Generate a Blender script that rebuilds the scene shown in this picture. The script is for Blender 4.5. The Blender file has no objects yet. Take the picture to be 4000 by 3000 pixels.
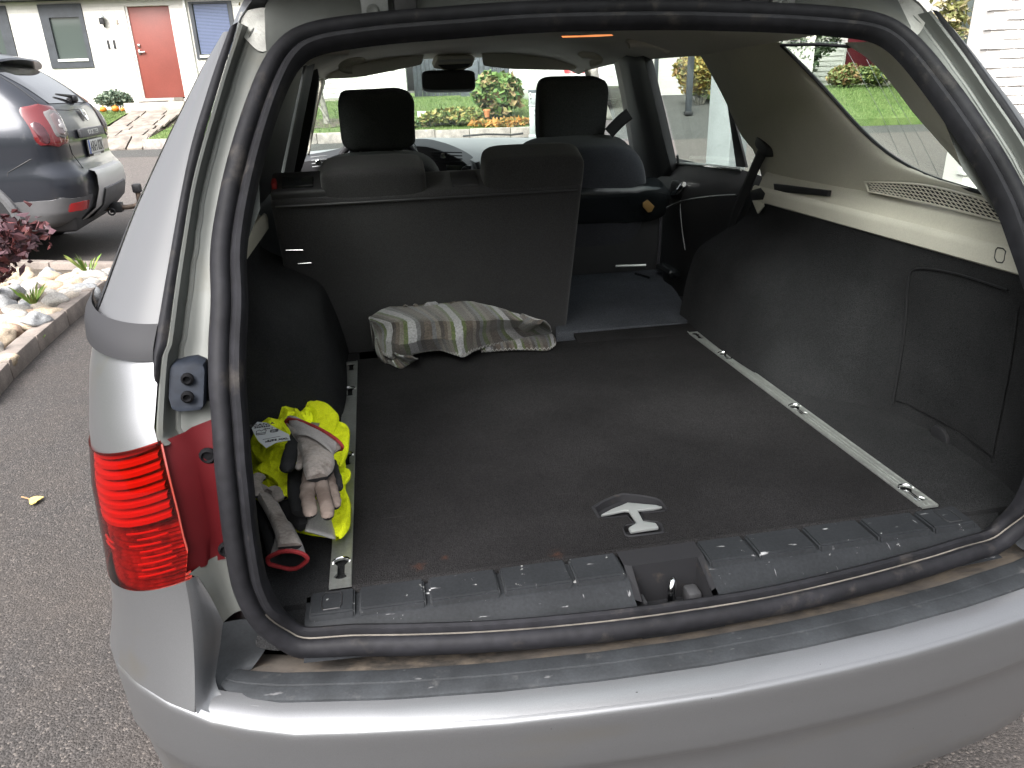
import bpy, bmesh, math, random
from mathutils import Vector, Matrix, noise
R = math.radians
SC = bpy.context.scene
COL = SC.collection
# ---------------------------------------------------------------- camera
cam_d = bpy.data.cameras.new("camera"); cam = bpy.data.objects.new("camera", cam_d); COL.objects.link(cam)
cam_d.sensor_width = 36; cam_d.lens = 26.03; cam_d.clip_start = .02; cam_d.clip_end = 600
_r = Vector((.98293, -.18146, -.03024)); _u = Vector((.09545, .36253, .92707)); _f = Vector((.15727, .91413, -.37367))
cam.matrix_world = Matrix(((_r.x, _u.x, -_f.x, -.4053), (_r.y, _u.y, -_f.y, -.9511), (_r.z, _u.z, -_f.z, 1.3542), (0, 0, 0, 1)))
SC.camera = cam
# ---------------------------------------------------------------- overcast daylight
wd = bpy.data.worlds.new("World"); SC.world = wd; wd.use_nodes = True
nt = wd.node_tree; nt.nodes.clear()
sky = nt.nodes.new("ShaderNodeTexSky"); sky.sky_type = 'NISHITA'; sky.sun_disc = False
sky.sun_elevation = R(48); sky.sun_rotation = R(215); sky.air_density = 1.0; sky.dust_density = 6.0; sky.ozone_density = .6
hs = nt.nodes.new("ShaderNodeHueSaturation"); hs.inputs['Saturation'].default_value = .22
bg = nt.nodes.new("ShaderNodeBackground"); bg.inputs['Strength'].default_value = .15
wo = nt.nodes.new("ShaderNodeOutputWorld")
# overcast luminance: about three times brighter overhead than at the horizon
wt = nt.nodes.new("ShaderNodeTexCoord"); wz = nt.nodes.new("ShaderNodeSeparateXYZ"); nt.links.new(wt.outputs['Generated'], wz.inputs[0])
wm = nt.nodes.new("ShaderNodeMath"); wm.operation = 'MULTIPLY_ADD'; wm.use_clamp = False; wm.inputs[1].default_value = .95; wm.inputs[2].default_value = .5; nt.links.new(wz.outputs['Z'], wm.inputs[0])
wx = nt.nodes.new("ShaderNodeMath"); wx.operation = 'MAXIMUM'; wx.inputs[1].default_value = .5; nt.links.new(wm.outputs[0], wx.inputs[0])
wv = nt.nodes.new("ShaderNodeVectorMath"); wv.operation = 'SCALE'; nt.links.new(hs.outputs[0], wv.inputs[0]); nt.links.new(wx.outputs[0], wv.inputs['Scale'])
nt.links.new(sky.outputs[0], hs.inputs['Color']); nt.links.new(wv.outputs[0], bg.inputs['Color']); nt.links.new(bg.outputs[0], wo.inputs['Surface'])
sd = bpy.data.lights.new("sun", 'SUN'); sd.energy = 1.2; sd.angle = R(50); sd.color = (1, .965, .93)
so = bpy.data.objects.new("sun", sd); COL.objects.link(so); so.rotation_euler = (R(42), 0, R(-35))
vs = SC.view_settings; vs.view_transform = 'Standard'; vs.look = 'None'; vs.exposure = 1.65; vs.gamma = 1; vs.use_curve_mapping = False
cy = SC.cycles; cy.use_denoising = True; cy.max_bounces = 14; cy.diffuse_bounces = 6; cy.glossy_bounces = 5; cy.transmission_bounces = 8
cy.transparent_max_bounces = 16; cy.sample_clamp_indirect = 6; cy.caustics_reflective = False; cy.caustics_refractive = False

# ---------------------------------------------------------------- materials
def ramp(nt, stops, interp='LINEAR'):
    n = nt.nodes.new("ShaderNodeValToRGB"); cr = n.color_ramp; cr.interpolation = interp
    while len(cr.elements) > 1: cr.elements.remove(cr.elements[-1])
    cr.elements[0].position = stops[0][0]; cr.elements[0].color = (*stops[0][1], 1)
    for p, c in stops[1:]:
        e = cr.elements.new(p); e.color = (*c, 1)
    return n
def mat(name, col, rough=.55, metal=0, coat=0, spec=.5, var=None, col2=None, bump=None, fine=None, sheen=0, trans=0, emit=None, stretch=None, dirt=None):
    """principled material: var=(scale, amount) mottles towards col2, bump=(scale, strength, dist), fine=(scale, amount) grain, dirt=(scale, lo, hi, colour)"""
    m = bpy.data.materials.new(name); m.use_nodes = True; t = m.node_tree; b = t.nodes["Principled BSDF"]; L = t.links.new
    b.inputs['Base Color'].default_value = (*col, 1); b.inputs['Roughness'].default_value = rough; b.inputs['Metallic'].default_value = metal
    b.inputs['Coat Weight'].default_value = coat; b.inputs['Coat Roughness'].default_value = .05; b.inputs['Specular IOR Level'].default_value = spec
    if sheen: b.inputs['Sheen Weight'].default_value = sheen; b.inputs['Sheen Roughness'].default_value = .5
    if trans: b.inputs['Transmission Weight'].default_value = trans
    if emit: b.inputs['Emission Color'].default_value = (*emit[0], 1); b.inputs['Emission Strength'].default_value = emit[1]
    tc = t.nodes.new("ShaderNodeTexCoord"); vec = tc.outputs['Object']
    if stretch:
        mp = t.nodes.new("ShaderNodeMapping"); mp.inputs['Scale'].default_value = stretch; L(vec, mp.inputs['Vector']); vec = mp.outputs[0]
    def nz(scale, detail=5, rgh=.6):
        n = t.nodes.new("ShaderNodeTexNoise"); n.inputs['Scale'].default_value = scale; n.inputs['Detail'].default_value = detail; n.inputs['Roughness'].default_value = rgh
        L(vec, n.inputs['Vector']); return n
    cur = None
    if var:
        c2 = col2 or tuple(min(1, c * (1 + var[1])) for c in col); c1 = col if col2 else tuple(c * (1 - var[1]) for c in col)
        n = nz(var[0]); rp = ramp(t, [(.36, c1), (.64, c2)]); L(n.outputs['Fac'], rp.inputs[0]); cur = rp.outputs[0]
    if fine:
        n = nz(fine[0], 2, .5); rp = ramp(t, [(.3, (1 - fine[1],) * 3), (.7, (1 + fine[1],) * 3)]); L(n.outputs['Fac'], rp.inputs[0])
        mx = t.nodes.new("ShaderNodeMix"); mx.data_type = 'RGBA'; mx.blend_type = 'MULTIPLY'; mx.inputs['Factor'].default_value = 1
        if cur: L(cur, mx.inputs['A'])
        else: mx.inputs['A'].default_value = (*col, 1)
        L(rp.outputs[0], mx.inputs['B']); cur = mx.outputs['Result']
    if dirt:
        n = nz(dirt[0], 8, .65); rp = ramp(t, [(dirt[1], (0, 0, 0)), (dirt[2], (1, 1, 1))]); L(n.outputs['Fac'], rp.inputs[0])
        mx = t.nodes.new("ShaderNodeMix"); mx.data_type = 'RGBA'; L(rp.outputs[0], mx.inputs['Factor'])
        if cur: L(cur, mx.inputs['A'])
        else: mx.inputs['A'].default_value = (*col, 1)
        mx.inputs['B'].default_value = (*dirt[3], 1); cur = mx.outputs['Result']
        if len(dirt) > 4:
            rr = t.nodes.new("ShaderNodeMix"); rr.data_type = 'FLOAT'; L(rp.outputs[0], rr.inputs['Factor']); rr.inputs['A'].default_value = rough; rr.inputs['B'].default_value = dirt[4]
            L(rr.outputs['Result'], b.inputs['Roughness'])
    if cur: L(cur, b.inputs['Base Color'])
    if bump:
        n = nz(bump[0], 4, .6); bp = t.nodes.new("ShaderNodeBump"); bp.inputs['Strength'].default_value = bump[1]; bp.inputs['Distance'].default_value = bump[2]
        L(n.outputs['Fac'], bp.inputs['Height']); L(bp.outputs[0], b.inputs['Normal'])
    return m
def glassmat(name, tint, refl=1.0):
    m = bpy.data.materials.new(name); m.use_nodes = True; t = m.node_tree; t.nodes.clear(); L = t.links.new
    tr = t.nodes.new("ShaderNodeBsdfTransparent"); tr.inputs[0].default_value = (*tint, 1)
    gl = t.nodes.new("ShaderNodeBsdfGlossy"); gl.inputs['Roughness'].default_value = .01
    fr = t.nodes.new("ShaderNodeLayerWeight"); fr.inputs['Blend'].default_value = .5
    pw = t.nodes.new("ShaderNodeMath"); pw.operation = 'POWER'; pw.inputs[1].default_value = 5; L(fr.outputs['Facing'], pw.inputs[0])
    mm = t.nodes.new("ShaderNodeMath"); mm.operation = 'MULTIPLY_ADD'; mm.inputs[1].default_value = refl; mm.inputs[2].default_value = .04 * refl; L(pw.outputs[0], mm.inputs[0])
    mx = t.nodes.new("ShaderNodeMixShader"); o = t.nodes.new("ShaderNodeOutputMaterial")
    L(mm.outputs[0], mx.inputs[0]); L(tr.outputs[0], mx.inputs[1]); L(gl.outputs[0], mx.inputs[2]); L(mx.outputs[0], o.inputs[0])
    return m
def leafmat(name, c1, c2, c3=None):
    m = mat(name, c1, rough=.6, spec=.3); t = m.node_tree; b = t.nodes["Principled BSDF"]
    g = t.nodes.new("ShaderNodeNewGeometry"); st = [(0, c1), (.5, c2)] + ([(.85, c3)] if c3 else [])
    rp = ramp(t, st); t.links.new(g.outputs['Random Per Island'], rp.inputs[0]); t.links.new(rp.outputs[0], b.inputs['Base Color'])
    return m

# ---------------------------------------------------------------- mesh helpers
def V(*a): return Vector(a)
def link(name, me, m, parent=None, smooth=True, mods=()):
    o = bpy.data.objects.new(name, me); COL.objects.link(o)
    for x in (m if isinstance(m, (list, tuple)) else [m]): me.materials.append(x)
    if parent is not None:
        o.parent = parent
        if parent.get("_wl") is not None: o.matrix_parent_inverse = Matrix.Translation(-Vector(parent["_wl"]))
    if smooth:
        me.polygons.foreach_set("use_smooth", [True] * len(me.polygons))
        try: me.set_sharp_from_angle(angle=R(42))
        except Exception: pass
    return o
def obj(name, vs_, fs, m, parent=None, smooth=True, mi=None):
    me = bpy.data.meshes.new(name); me.from_pydata([tuple(v) for v in vs_], [], fs); me.update()
    bm = bmesh.new(); bm.from_mesh(me); bmesh.ops.recalc_face_normals(bm, faces=bm.faces); bm.to_mesh(me); bm.free()
    if mi: me.polygons.foreach_set("material_index", mi)
    return link(name, me, m, parent, smooth)
def bmo(name, bm, m, parent=None, smooth=True, recalc=True):
    if recalc: bmesh.ops.recalc_face_normals(bm, faces=bm.faces)
    me = bpy.data.meshes.new(name); bm.to_mesh(me); bm.free(); return link(name, me, m, parent, smooth)
def thing(name, label, cat, loc=(0, 0, 0), rz=0, group=None, local=False):
    """empty at the base of a thing; its parts are given in world coordinates unless local"""
    o = bpy.data.objects.new(name, None); COL.objects.link(o); o.location = loc; o.empty_display_size = .2
    o.rotation_euler = (0, 0, rz); o['label'] = label; o['category'] = cat
    if group: o['group'] = group
    if not local: o["_wl"] = loc
    return o
def tag(o, label, cat, group=None):
    o['label'] = label; o['category'] = cat
    if group: o['group'] = group
    return o
def struct(o, kind='structure'): o['kind'] = kind; return o
def bbox(bm, a, b, bev=0, seg=2, mtx=None):
    """bevelled box between corners a and b added to a bmesh"""
    r = bmesh.ops.create_cube(bm, size=1)
    c = [(a[i] + b[i]) / 2 for i in range(3)]; s = [abs(b[i] - a[i]) for i in range(3)]
    for v in r['verts']: v.co = Vector((c[0] + v.co.x * s[0], c[1] + v.co.y * s[1], c[2] + v.co.z * s[2]))
    if bev:
        es = list({e for v in r['verts'] for e in v.link_edges})
        q = bmesh.ops.bevel(bm, geom=es, offset=bev, segments=seg, profile=.5, affect='EDGES', clamp_overlap=True)
        vv = {v for f in q['faces'] for v in f.verts} | {v for v in r['verts'] if v.is_valid}
    else: vv = set(r['verts'])
    if mtx:
        for v in vv: v.co = mtx @ v.co
    return vv
def box(name, a, b, m, parent=None, bev=.004, seg=2, mtx=None):
    bm = bmesh.new(); bbox(bm, a, b, bev, seg, mtx); return bmo(name, bm, m, parent)
def catmull(P, n, closed=False):
    P = [Vector(p) for p in P]; out = []; k = len(P); segs = k if closed else k - 1
    g = lambda i: P[i % k] if closed else P[max(0, min(k - 1, i))]
    for i in range(segs):
        a, b, c, d = g(i - 1), g(i), g(i + 1), g(i + 2)
        for j in range(n):
            t = j / n
            out.append(.5 * ((2 * b) + (c - a) * t + (2 * a - 5 * b + 4 * c - d) * t * t + (3 * b - a - 3 * c + d) * t ** 3))
    if not closed: out.append(P[-1])
    return out
def resample(P, n):
    P = [Vector(p) for p in P]; L = [0]
    for a, b in zip(P, P[1:]): L.append(L[-1] + (b - a).length)
    out = []; k = 0
    for i in range(n):
        s = L[-1] * i / (n - 1)
        while k < len(P) - 2 and L[k + 1] < s: k += 1
        d = L[k + 1] - L[k]; out.append(P[k].lerp(P[k + 1], 0 if d == 0 else (s - L[k]) / d))
    return out
def smoothcurve(P, n): return resample(catmull(P, 8), n)
def grid(name, rows, m, parent=None, closed_u=False, closed_v=False, thick=0, smooth=True, uv=False):
    """surface through rows of points; thick extrudes it along its normals into a closed shell"""
    nr, nc = len(rows), len(rows[0]); vs_ = [Vector(p) for r_ in rows for p in r_]; fs = []
    for i in range(nr if closed_u else nr - 1):
        for j in range(nc if closed_v else nc - 1):
            i2, j2 = (i + 1) % nr, (j + 1) % nc
            fs.append((i * nc + j, i * nc + j2, i2 * nc + j2, i2 * nc + j))
    me = bpy.data.meshes.new(name); me.from_pydata(vs_, [], fs); me.update()
    if uv:
        ul = me.uv_layers.new(name="UVMap")
        for p in me.polygons:
            for li, vi in zip(p.loop_indices, p.vertices):
                ul.data[li].uv = ((vi % nc) / (nc - 1), (vi // nc) / (nr - 1))
    o = link(name, me, m, parent, smooth)
    if thick:
        md = o.modifiers.new("solid", 'SOLIDIFY'); md.thickness = abs(thick); md.offset = 1 if thick > 0 else -1
    return o
def coons(top, bot, lef, rig, n, k):
    """rows of a patch between four boundary curves (top/bot left to right, lef/rig top to bottom)"""
    T, B, Lc, Rc = smoothcurve(top, n), smoothcurve(bot, n), smoothcurve(lef, k), smoothcurve(rig, k); rows = []
    for i in range(k):
        v = i / (k - 1); row = []
        for j in range(n):
            u = j / (n - 1)
            p = T[j] * (1 - v) + B[j] * v + Lc[i] * (1 - u) + Rc[i] * u - (T[0] * (1 - u) * (1 - v) + T[-1] * u * (1 - v) + B[0] * (1 - u) * v + B[-1] * u * v)
            row.append(p)
        rows.append(row)
    return rows
def lerp_rows(curves, n): return [resample(catmull(c, 6), n) for c in curves]
def tube_bm(bm, P, rad, seg=8, caps=True):
    P = [Vector(p) for p in P]; rings = []; up = None
    for i, p in enumerate(P):
        t = (P[min(i + 1, len(P) - 1)] - P[max(i - 1, 0)]).normalized()
        if up is None:
            up = t.cross(V(0, 0, 1)); up = up.normalized() if up.length > .1 else t.cross(V(1, 0, 0)).normalized()
        up = (up - t * up.dot(t)).normalized(); bn = t.cross(up); r_ = rad[i] if isinstance(rad, (list, tuple)) else rad
        rings.append([bm.verts.new(p + (up * math.cos(a) + bn * math.sin(a)) * r_) for a in [2 * math.pi * k / seg for k in range(seg)]])
    for a, b in zip(rings, rings[1:]):
        for k in range(seg): bm.faces.new((a[k], a[(k + 1) % seg], b[(k + 1) % seg], b[k]))
    if caps: bm.faces.new(rings[0][::-1]); bm.faces.new(rings[-1])
def tube(name, P, rad, m, parent=None, seg=8, sm=0):
    if sm:
        if isinstance(rad, (list, tuple)): rad = [rad[min(i // sm, len(rad) - 1)] + (rad[min(i // sm + 1, len(rad) - 1)] - rad[min(i // sm, len(rad) - 1)]) * (i % sm) / sm for i in range((len(P) - 1) * sm + 1)]
        P = catmull(P, sm)
    bm = bmesh.new(); tube_bm(bm, P, rad, seg); return bmo(name, bm, m, parent)
def prism(name, P, d, m, parent=None, bev=0, smooth=True, holes=()):
    """flat outline P (3D points) extruded by vector d, with optional holes"""
    bm = bmesh.new(); d = Vector(d); loops = [P] + list(holes); es = []; ring = []
    for lp in loops:
        vv = [bm.verts.new(p) for p in lp]; ring.append(vv)
        es += [bm.edges.new((vv[i], vv[(i + 1) % len(vv)])) for i in range(len(vv))]
    if holes: bmesh.ops.triangle_fill(bm, use_beauty=True, use_dissolve=False, edges=es)
    else: bm.faces.new(ring[0])
    fs = list(bm.faces)
    ex = bmesh.ops.extrude_face_region(bm, geom=fs)
    for v in [g for g in ex['geom'] if isinstance(g, bmesh.types.BMVert)]: v.co += d
    if bev:
        bmesh.ops.recalc_face_normals(bm, faces=bm.faces); dn = d.normalized()
        be = [e for e in bm.edges if len(e.link_faces) == 2 and e.calc_face_angle(0) > .9]
        bmesh.ops.bevel(bm, geom=be, offset=bev, segments=2, profile=.6, affect='EDGES', clamp_overlap=True)
    return bmo(name, bm, m, parent, smooth)
def lathe(name, prof, m, parent=None, seg=20, at=(0, 0, 0), mtx=None):
    bm = bmesh.new(); rings = []
    for r_, z in prof: rings.append([bm.verts.new(V(r_ * math.cos(a), r_ * math.sin(a), z)) for a in [2 * math.pi * k / seg for k in range(seg)]])
    for a, b in zip(rings, rings[1:]):
        for k in range(seg): bm.faces.new((a[k], a[(k + 1) % seg], b[(k + 1) % seg], b[k]))
    bm.faces.new(rings[0]); bm.faces.new(rings[-1])
    M_ = Matrix.Translation(at) @ (mtx or Matrix())
    for v in bm.verts: v.co = M_ @ v.co
    return bmo(name, bm, m, parent)
def frame(o, x, y):
    """matrix with origin o, x axis along x, y roughly along y"""
    x = Vector(x).normalized(); y = Vector(y); z = x.cross(y).normalized(); y = z.cross(x)
    return Matrix(((x.x, y.x, z.x, o[0]), (x.y, y.y, z.y, o[1]), (x.z, y.z, z.z, o[2]), (0, 0, 0, 1)))
def text(name, s, size, mtx, m, parent=None, depth=.0015, align='CENTER', bold=0):
    c = bpy.data.curves.new(name, 'FONT'); c.body = s; c.size = size; c.extrude = depth; c.align_x = align; c.align_y = 'CENTER'; c.resolution_u = 3; c.offset = bold
    o = bpy.data.objects.new(name, c); COL.objects.link(o); dg = bpy.context.evaluated_depsgraph_get()
    me = bpy.data.meshes.new_from_object(o.evaluated_get(dg)); bpy.data.objects.remove(o); me.transform(mtx)
    return link(name, me, m, parent, False)
def mirror(o, name=None, parent='same'):
    """mirror copy across the car's centre plane"""
    me = o.data.copy(); me.transform(Matrix.Scale(-1, 4, (1, 0, 0))); me.flip_normals()
    c = o.copy(); c.data = me; COL.objects.link(c)
    if name: c.name = name
    return c
def blob(bm, c, r, sub=2, rough=.25, seed=0, freq=1.6, flat=1):
    q = bmesh.ops.create_icosphere(bm, subdivisions=sub, radius=1); off = Vector((seed * 3.1, seed * 1.7, seed * .9))
    for v in q['verts']:
        d = 1 + rough * noise.noise(v.co * freq + off) + rough * .4 * noise.noise(v.co * freq * 2.7 + off)
        v.co = Vector((c[0] + v.co.x * r[0] * d, c[1] + v.co.y * r[1] * d, c[2] + v.co.z * r[2] * d * flat))
def leaves(bm, n, fn, size, rnd, elong=1.6, curl=.3, normal_bias=None):
    """n leaf-sized folded quads at points from fn()"""
    for _ in range(n):
        p = Vector(fn()); s = size * rnd.uniform(.6, 1.35)
        a = Vector((rnd.gauss(0, 1), rnd.gauss(0, 1), rnd.gauss(0, .7))).normalized(); b = a.cross(Vector((rnd.gauss(0, 1), rnd.gauss(0, 1), rnd.gauss(0, 1)))).normalized(); n_ = a.cross(b)
        A, B = a * s * elong * .5, b * s * .5
        v = [bm.verts.new(p - A), bm.verts.new(p + B * .9 + n_ * s * curl * .3), bm.verts.new(p + A), bm.verts.new(p - B * .9 + n_ * s * curl * .3)]
        bm.faces.new((v[0], v[1], v[2])); bm.faces.new((v[0], v[2], v[3]))

# ================================================================ the street and its houses
# street axes: the street ahead lies about 9.8 degrees off the car's own axis; s runs along it, d away from the parking place
def st(s, d, z=0): return V(-.405 + .1695 * d + .9855 * s, -.951 + .9855 * d - .1695 * s, z)
SX_, SY_ = V(.9855, -.1695, 0), V(.1695, .9855, 0)
def itp(x, xs, ys):
    if x <= xs[0]: return ys[0]
    for a, b, c, e in zip(xs, xs[1:], ys, ys[1:]):
        if x <= b: return c + (e - c) * (x - a) / (b - a)
    return ys[-1]
def hroad(d): return itp(d, [-60, 8.5, 17, 19, 22, 26, 90], [0, 0, .30, .70, .93, 1.02, 1.2])
def hlawn(d): return itp(d, [16.9, 17.2, 19, 22, 26, 90], [.46, .5, .8, 1.02, 1.12, 1.3])
def hleft(d): return itp(d, [16.9, 17.2, 19.7, 21, 90], [.48, .53, 1.05, 1.16, 1.3])

# asphalt: aggregate chips, worn pale patches
def asphalt(name, c1, c2, chip, sc):
    m = bpy.data.materials.new(name); m.use_nodes = True; t = m.node_tree; b = t.nodes["Principled BSDF"]; L = t.links.new
    tc = t.nodes.new("ShaderNodeTexCoord")
    vo = t.nodes.new("ShaderNodeTexVoronoi"); vo.inputs['Scale'].default_value = sc; L(tc.outputs['Object'], vo.inputs['Vector'])
    hsv = t.nodes.new("ShaderNodeSeparateColor"); L(vo.outputs['Color'], hsv.inputs[0])
    r1 = ramp(t, [(0, tuple(c * .6 for c in c1)), (.45, c1), (.9, tuple(c * 1.5 for c in c1)), (.985, chip)]); L(hsv.outputs[0], r1.inputs[0])
    n = t.nodes.new("ShaderNodeTexNoise"); n.inputs['Scale'].default_value = 1.6; n.inputs['Detail'].default_value = 10; n.inputs['Roughness'].default_value = .75; L(tc.outputs['Object'], n.inputs['Vector'])
    r2 = ramp(t, [(.42, (0, 0, 0)), (.7, (1, 1, 1))]); L(n.outputs['Fac'], r2.inputs[0])
    mx = t.nodes.new("ShaderNodeMix"); mx.data_type = 'RGBA'; mm = t.nodes.new("ShaderNodeMath"); mm.operation = 'MULTIPLY'; mm.inputs[1].default_value = .6
    L(r2.outputs[0], mm.inputs[0]); L(mm.outputs[0], mx.inputs['Factor']); L(r1.outputs[0], mx.inputs['A']); mx.inputs['B'].default_value = (*c2, 1); L(mx.outputs['Result'], b.inputs['Base Color'])
    n2 = t.nodes.new("ShaderNodeTexNoise"); n2.inputs['Scale'].default_value = sc * .7; n2.inputs['Detail'].default_value = 3; L(tc.outputs['Object'], n2.inputs['Vector'])
    ad = t.nodes.new("ShaderNodeMath"); ad.operation = 'SUBTRACT'; L(n2.outputs['Fac'], ad.inputs[0]); L(vo.outputs['Distance'], ad.inputs[1])
    bp = t.nodes.new("ShaderNodeBump"); bp.inputs['Strength'].default_value = .65; bp.inputs['Distance'].default_value = .004; L(ad.outputs[0], bp.inputs['Height']); L(bp.outputs[0], b.inputs['Normal'])
    b.inputs['Roughness'].default_value = .8; b.inputs['Specular IOR Level'].default_value = .35
    return m
m_asph = asphalt("asphalt", (.042, .038, .0365), (.064, .053, .046), (.12, .105, .095), 190)
m_road = asphalt("asphalt_worn", (.082, .073, .068), (.11, .096, .088), (.26, .24, .22), 110)
m_drv = asphalt("asphalt_drive", (.05, .05, .048), (.066, .063, .06), (.2, .2, .19), 110)
m_grass = mat("grass", (.085, .135, .042), rough=.9, spec=.1, var=(3, .3), col2=(.135, .18, .065), fine=(60, .35), bump=(70, .8, .03))
m_soil = mat("soil", (.075, .06, .045), rough=.95, var=(9, .4), bump=(30, .8, .03))
m_conc = mat("concrete", (.36, .33, .29), rough=.85, var=(3, .15), fine=(60, .12), bump=(60, .3, .004), dirt=(2.5, .55, .75, (.2, .18, .14)))
m_kerb = mat("kerb_stone", (.3, .27, .25), rough=.85, var=(7, .25), fine=(90, .2), bump=(30, .5, .01))
m_slab = mat("flagstone", (.2, .175, .15), rough=.85, var=(5, .3), bump=(25, .5, .01))
def wallmat(name, col, bw, bh, mort=.93):
    m = bpy.data.materials.new(name); m.use_nodes = True; t = m.node_tree; b = t.nodes["Principled BSDF"]; L = t.links.new
    tc = t.nodes.new("ShaderNodeTexCoord"); mp = t.nodes.new("ShaderNodeMapping"); L(tc.outputs['UV'], mp.inputs[0])
    br = t.nodes.new("ShaderNodeTexBrick"); br.inputs['Scale'].default_value = 1; br.inputs['Brick Width'].default_value = bw; br.inputs['Row Height'].default_value = bh
    br.inputs['Mortar Size'].default_value = .006; br.inputs['Color1'].default_value = (*col, 1); br.inputs['Color2'].default_value = (*[c * .95 for c in col], 1); br.inputs['Mortar'].default_value = (*[c * mort for c in col], 1)
    L(mp.outputs[0], br.inputs['Vector']); n = t.nodes.new("ShaderNodeTexNoise"); n.inputs['Scale'].default_value = 1.5; n.inputs['Detail'].default_value = 8; L(tc.outputs['Object'], n.inputs['Vector'])
    rp = ramp(t, [(.3, (.92, .91, .89)), (.6, (1, 1, 1))]); L(n.outputs['Fac'], rp.inputs[0]); mx = t.nodes.new("ShaderNodeMix"); mx.data_type = 'RGBA'; mx.blend_type = 'MULTIPLY'; mx.inputs['Factor'].default_value = 1
    L(br.outputs['Color'], mx.inputs['A']); L(rp.outputs[0], mx.inputs['B']); L(mx.outputs['Result'], b.inputs['Base Color'])
    bp = t.nodes.new("ShaderNodeBump"); bp.inputs['Strength'].default_value = .7; bp.inputs['Distance'].default_value = .012; bp.invert = True; L(br.outputs['Fac'], bp.inputs['Height']); L(bp.outputs[0], b.inputs['Normal']); b.inputs['Roughness'].default_value = .8
    return m
m_brickw = wallmat("white_painted_brick", (.72, .70, .67), .25, .077)
m_white = mat("white_paint", (.64, .64, .61), rough=.6, var=(4, .04), fine=(40, .04))
m_brickp = mat("painted_brick", (.66, .645, .63), rough=.7, var=(6, .05), fine=(50, .08), bump=(45, .5, .006))
m_mort = mat("painted_mortar", (.66, .63, .6), rough=.9, bump=(60, .5, .005))
m_dark = mat("dark_stain", (.035, .04, .048), rough=.55, var=(6, .2))
m_reddoor = mat("red_door_paint", (.19, .048, .036), rough=.45, var=(2, .06), fine=(40, .06))
m_pane = mat("window_pane", (.07, .085, .08), rough=.04, spec=.8)
m_steel = mat("steel", (.55, .55, .55), rough=.25, metal=1)
m_alu = mat("aluminium", (.62, .64, .62), rough=.34, metal=.85, var=(20, .08), fine=(150, .08), bump=(200, .08, .0005))
m_black = mat("black_plastic", (.016, .016, .018), rough=.5)
m_galv = mat("galvanised_post", (.46, .5, .5), rough=.45, metal=.5, var=(8, .1))
m_bark = mat("bark", (.2, .19, .165), rough=.9, var=(12, .4), bump=(30, .8, .01))
m_orange = mat("pumpkin_skin", (.75, .2, .02), rough=.5, var=(6, .2))
m_fence = mat("grey_fence", (.075, .085, .1), rough=.75, var=(6, .25), bump=(40, .4, .004))

def sheet(name, s0, s1, ds, ns, h, m, lift=0):
    rows = [[st(s0 + (s1 - s0) * j / ns, d, h(d) + lift) for j in range(ns + 1)] for d in ds]
    return grid(name, rows, m)
struct(sheet('ground', -70, 70, [-60, -20, -5, 0, 5, 8.5, 10, 12, 14, 16, 17, 18, 19, 20.5, 22, 24, 26, 40, 120], 24, lambda d: hroad(d) - (.03 if d < 17 else .12), m_asph))
struct(sheet('parking_place', -45, 45, [-30, -10, -4, 0, 4, 8.5, 9.6], 30, hroad, m_asph, -.004))
struct(sheet('road', -45, 45, [9.6, 11, 13, 15.6], 30, hroad, m_road))
struct(sheet('gutter_strip', -45, 45, [15.6, 16.3, 17], 30, hroad, m_drv, .002))
struct(sheet('driveway', .85, 5.4, [17, 18, 19, 20.5, 22, 24, 26, 34], 8, hroad, m_drv, .0))
def lawn(name, s0, s1, d0, d1, h):
    ds = [d0 + (d1 - d0) * (i / 10) for i in range(11)]
    rows = [[st(s0 + (s1 - s0) * j / 16, d0 - .02, hroad(d0) - .05) for j in range(17)]] + [[st(s0 + (s1 - s0) * j / 16, d, h(d)) for j in range(17)] for d in ds]
    o = struct(grid(name, rows, m_grass)); return o
lawn('lawn', -7.85, .75, 17.14, 40, hlawn); lawn('lawn', 5.3, 40, 17.05, 40, lambda d: hlawn(d) - .03); lawn('lawn', -40, -9.25, 17.14, 40, hleft)
rnd = random.Random(4)
def grass_tufts(name, s0, s1, d0, d1, h, n, size):
    bm = bmesh.new()
    for _ in range(n):
        s, d = rnd.uniform(s0, s1), rnd.uniform(d0, d1); p = st(s, d, h(d)); a = rnd.uniform(0, 6.3); w = V(math.cos(a), math.sin(a), 0) * .006; tip = V(rnd.gauss(0, .02), rnd.gauss(0, .02), size * rnd.uniform(.6, 1.5))
        bm.faces.new([bm.verts.new(p - w), bm.verts.new(p + w), bm.verts.new(p + tip)])
    o = bmo(name, bm, m_blade, recalc=False); struct(o, 'stuff'); return o
m_blade = leafmat("grass_blade", (.07, .13, .035), (.12, .19, .055), (.17, .22, .08))
grass_tufts('grass', -7.8, .7, 17.2, 24, hlawn, 26000, .05); grass_tufts('grass', 5.3, 12, 17.1, 24, lambda d: hlawn(d) - .03, 22000, .05); grass_tufts('grass', -11, -9.3, 17.2, 20, hleft, 6000, .05)

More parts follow.
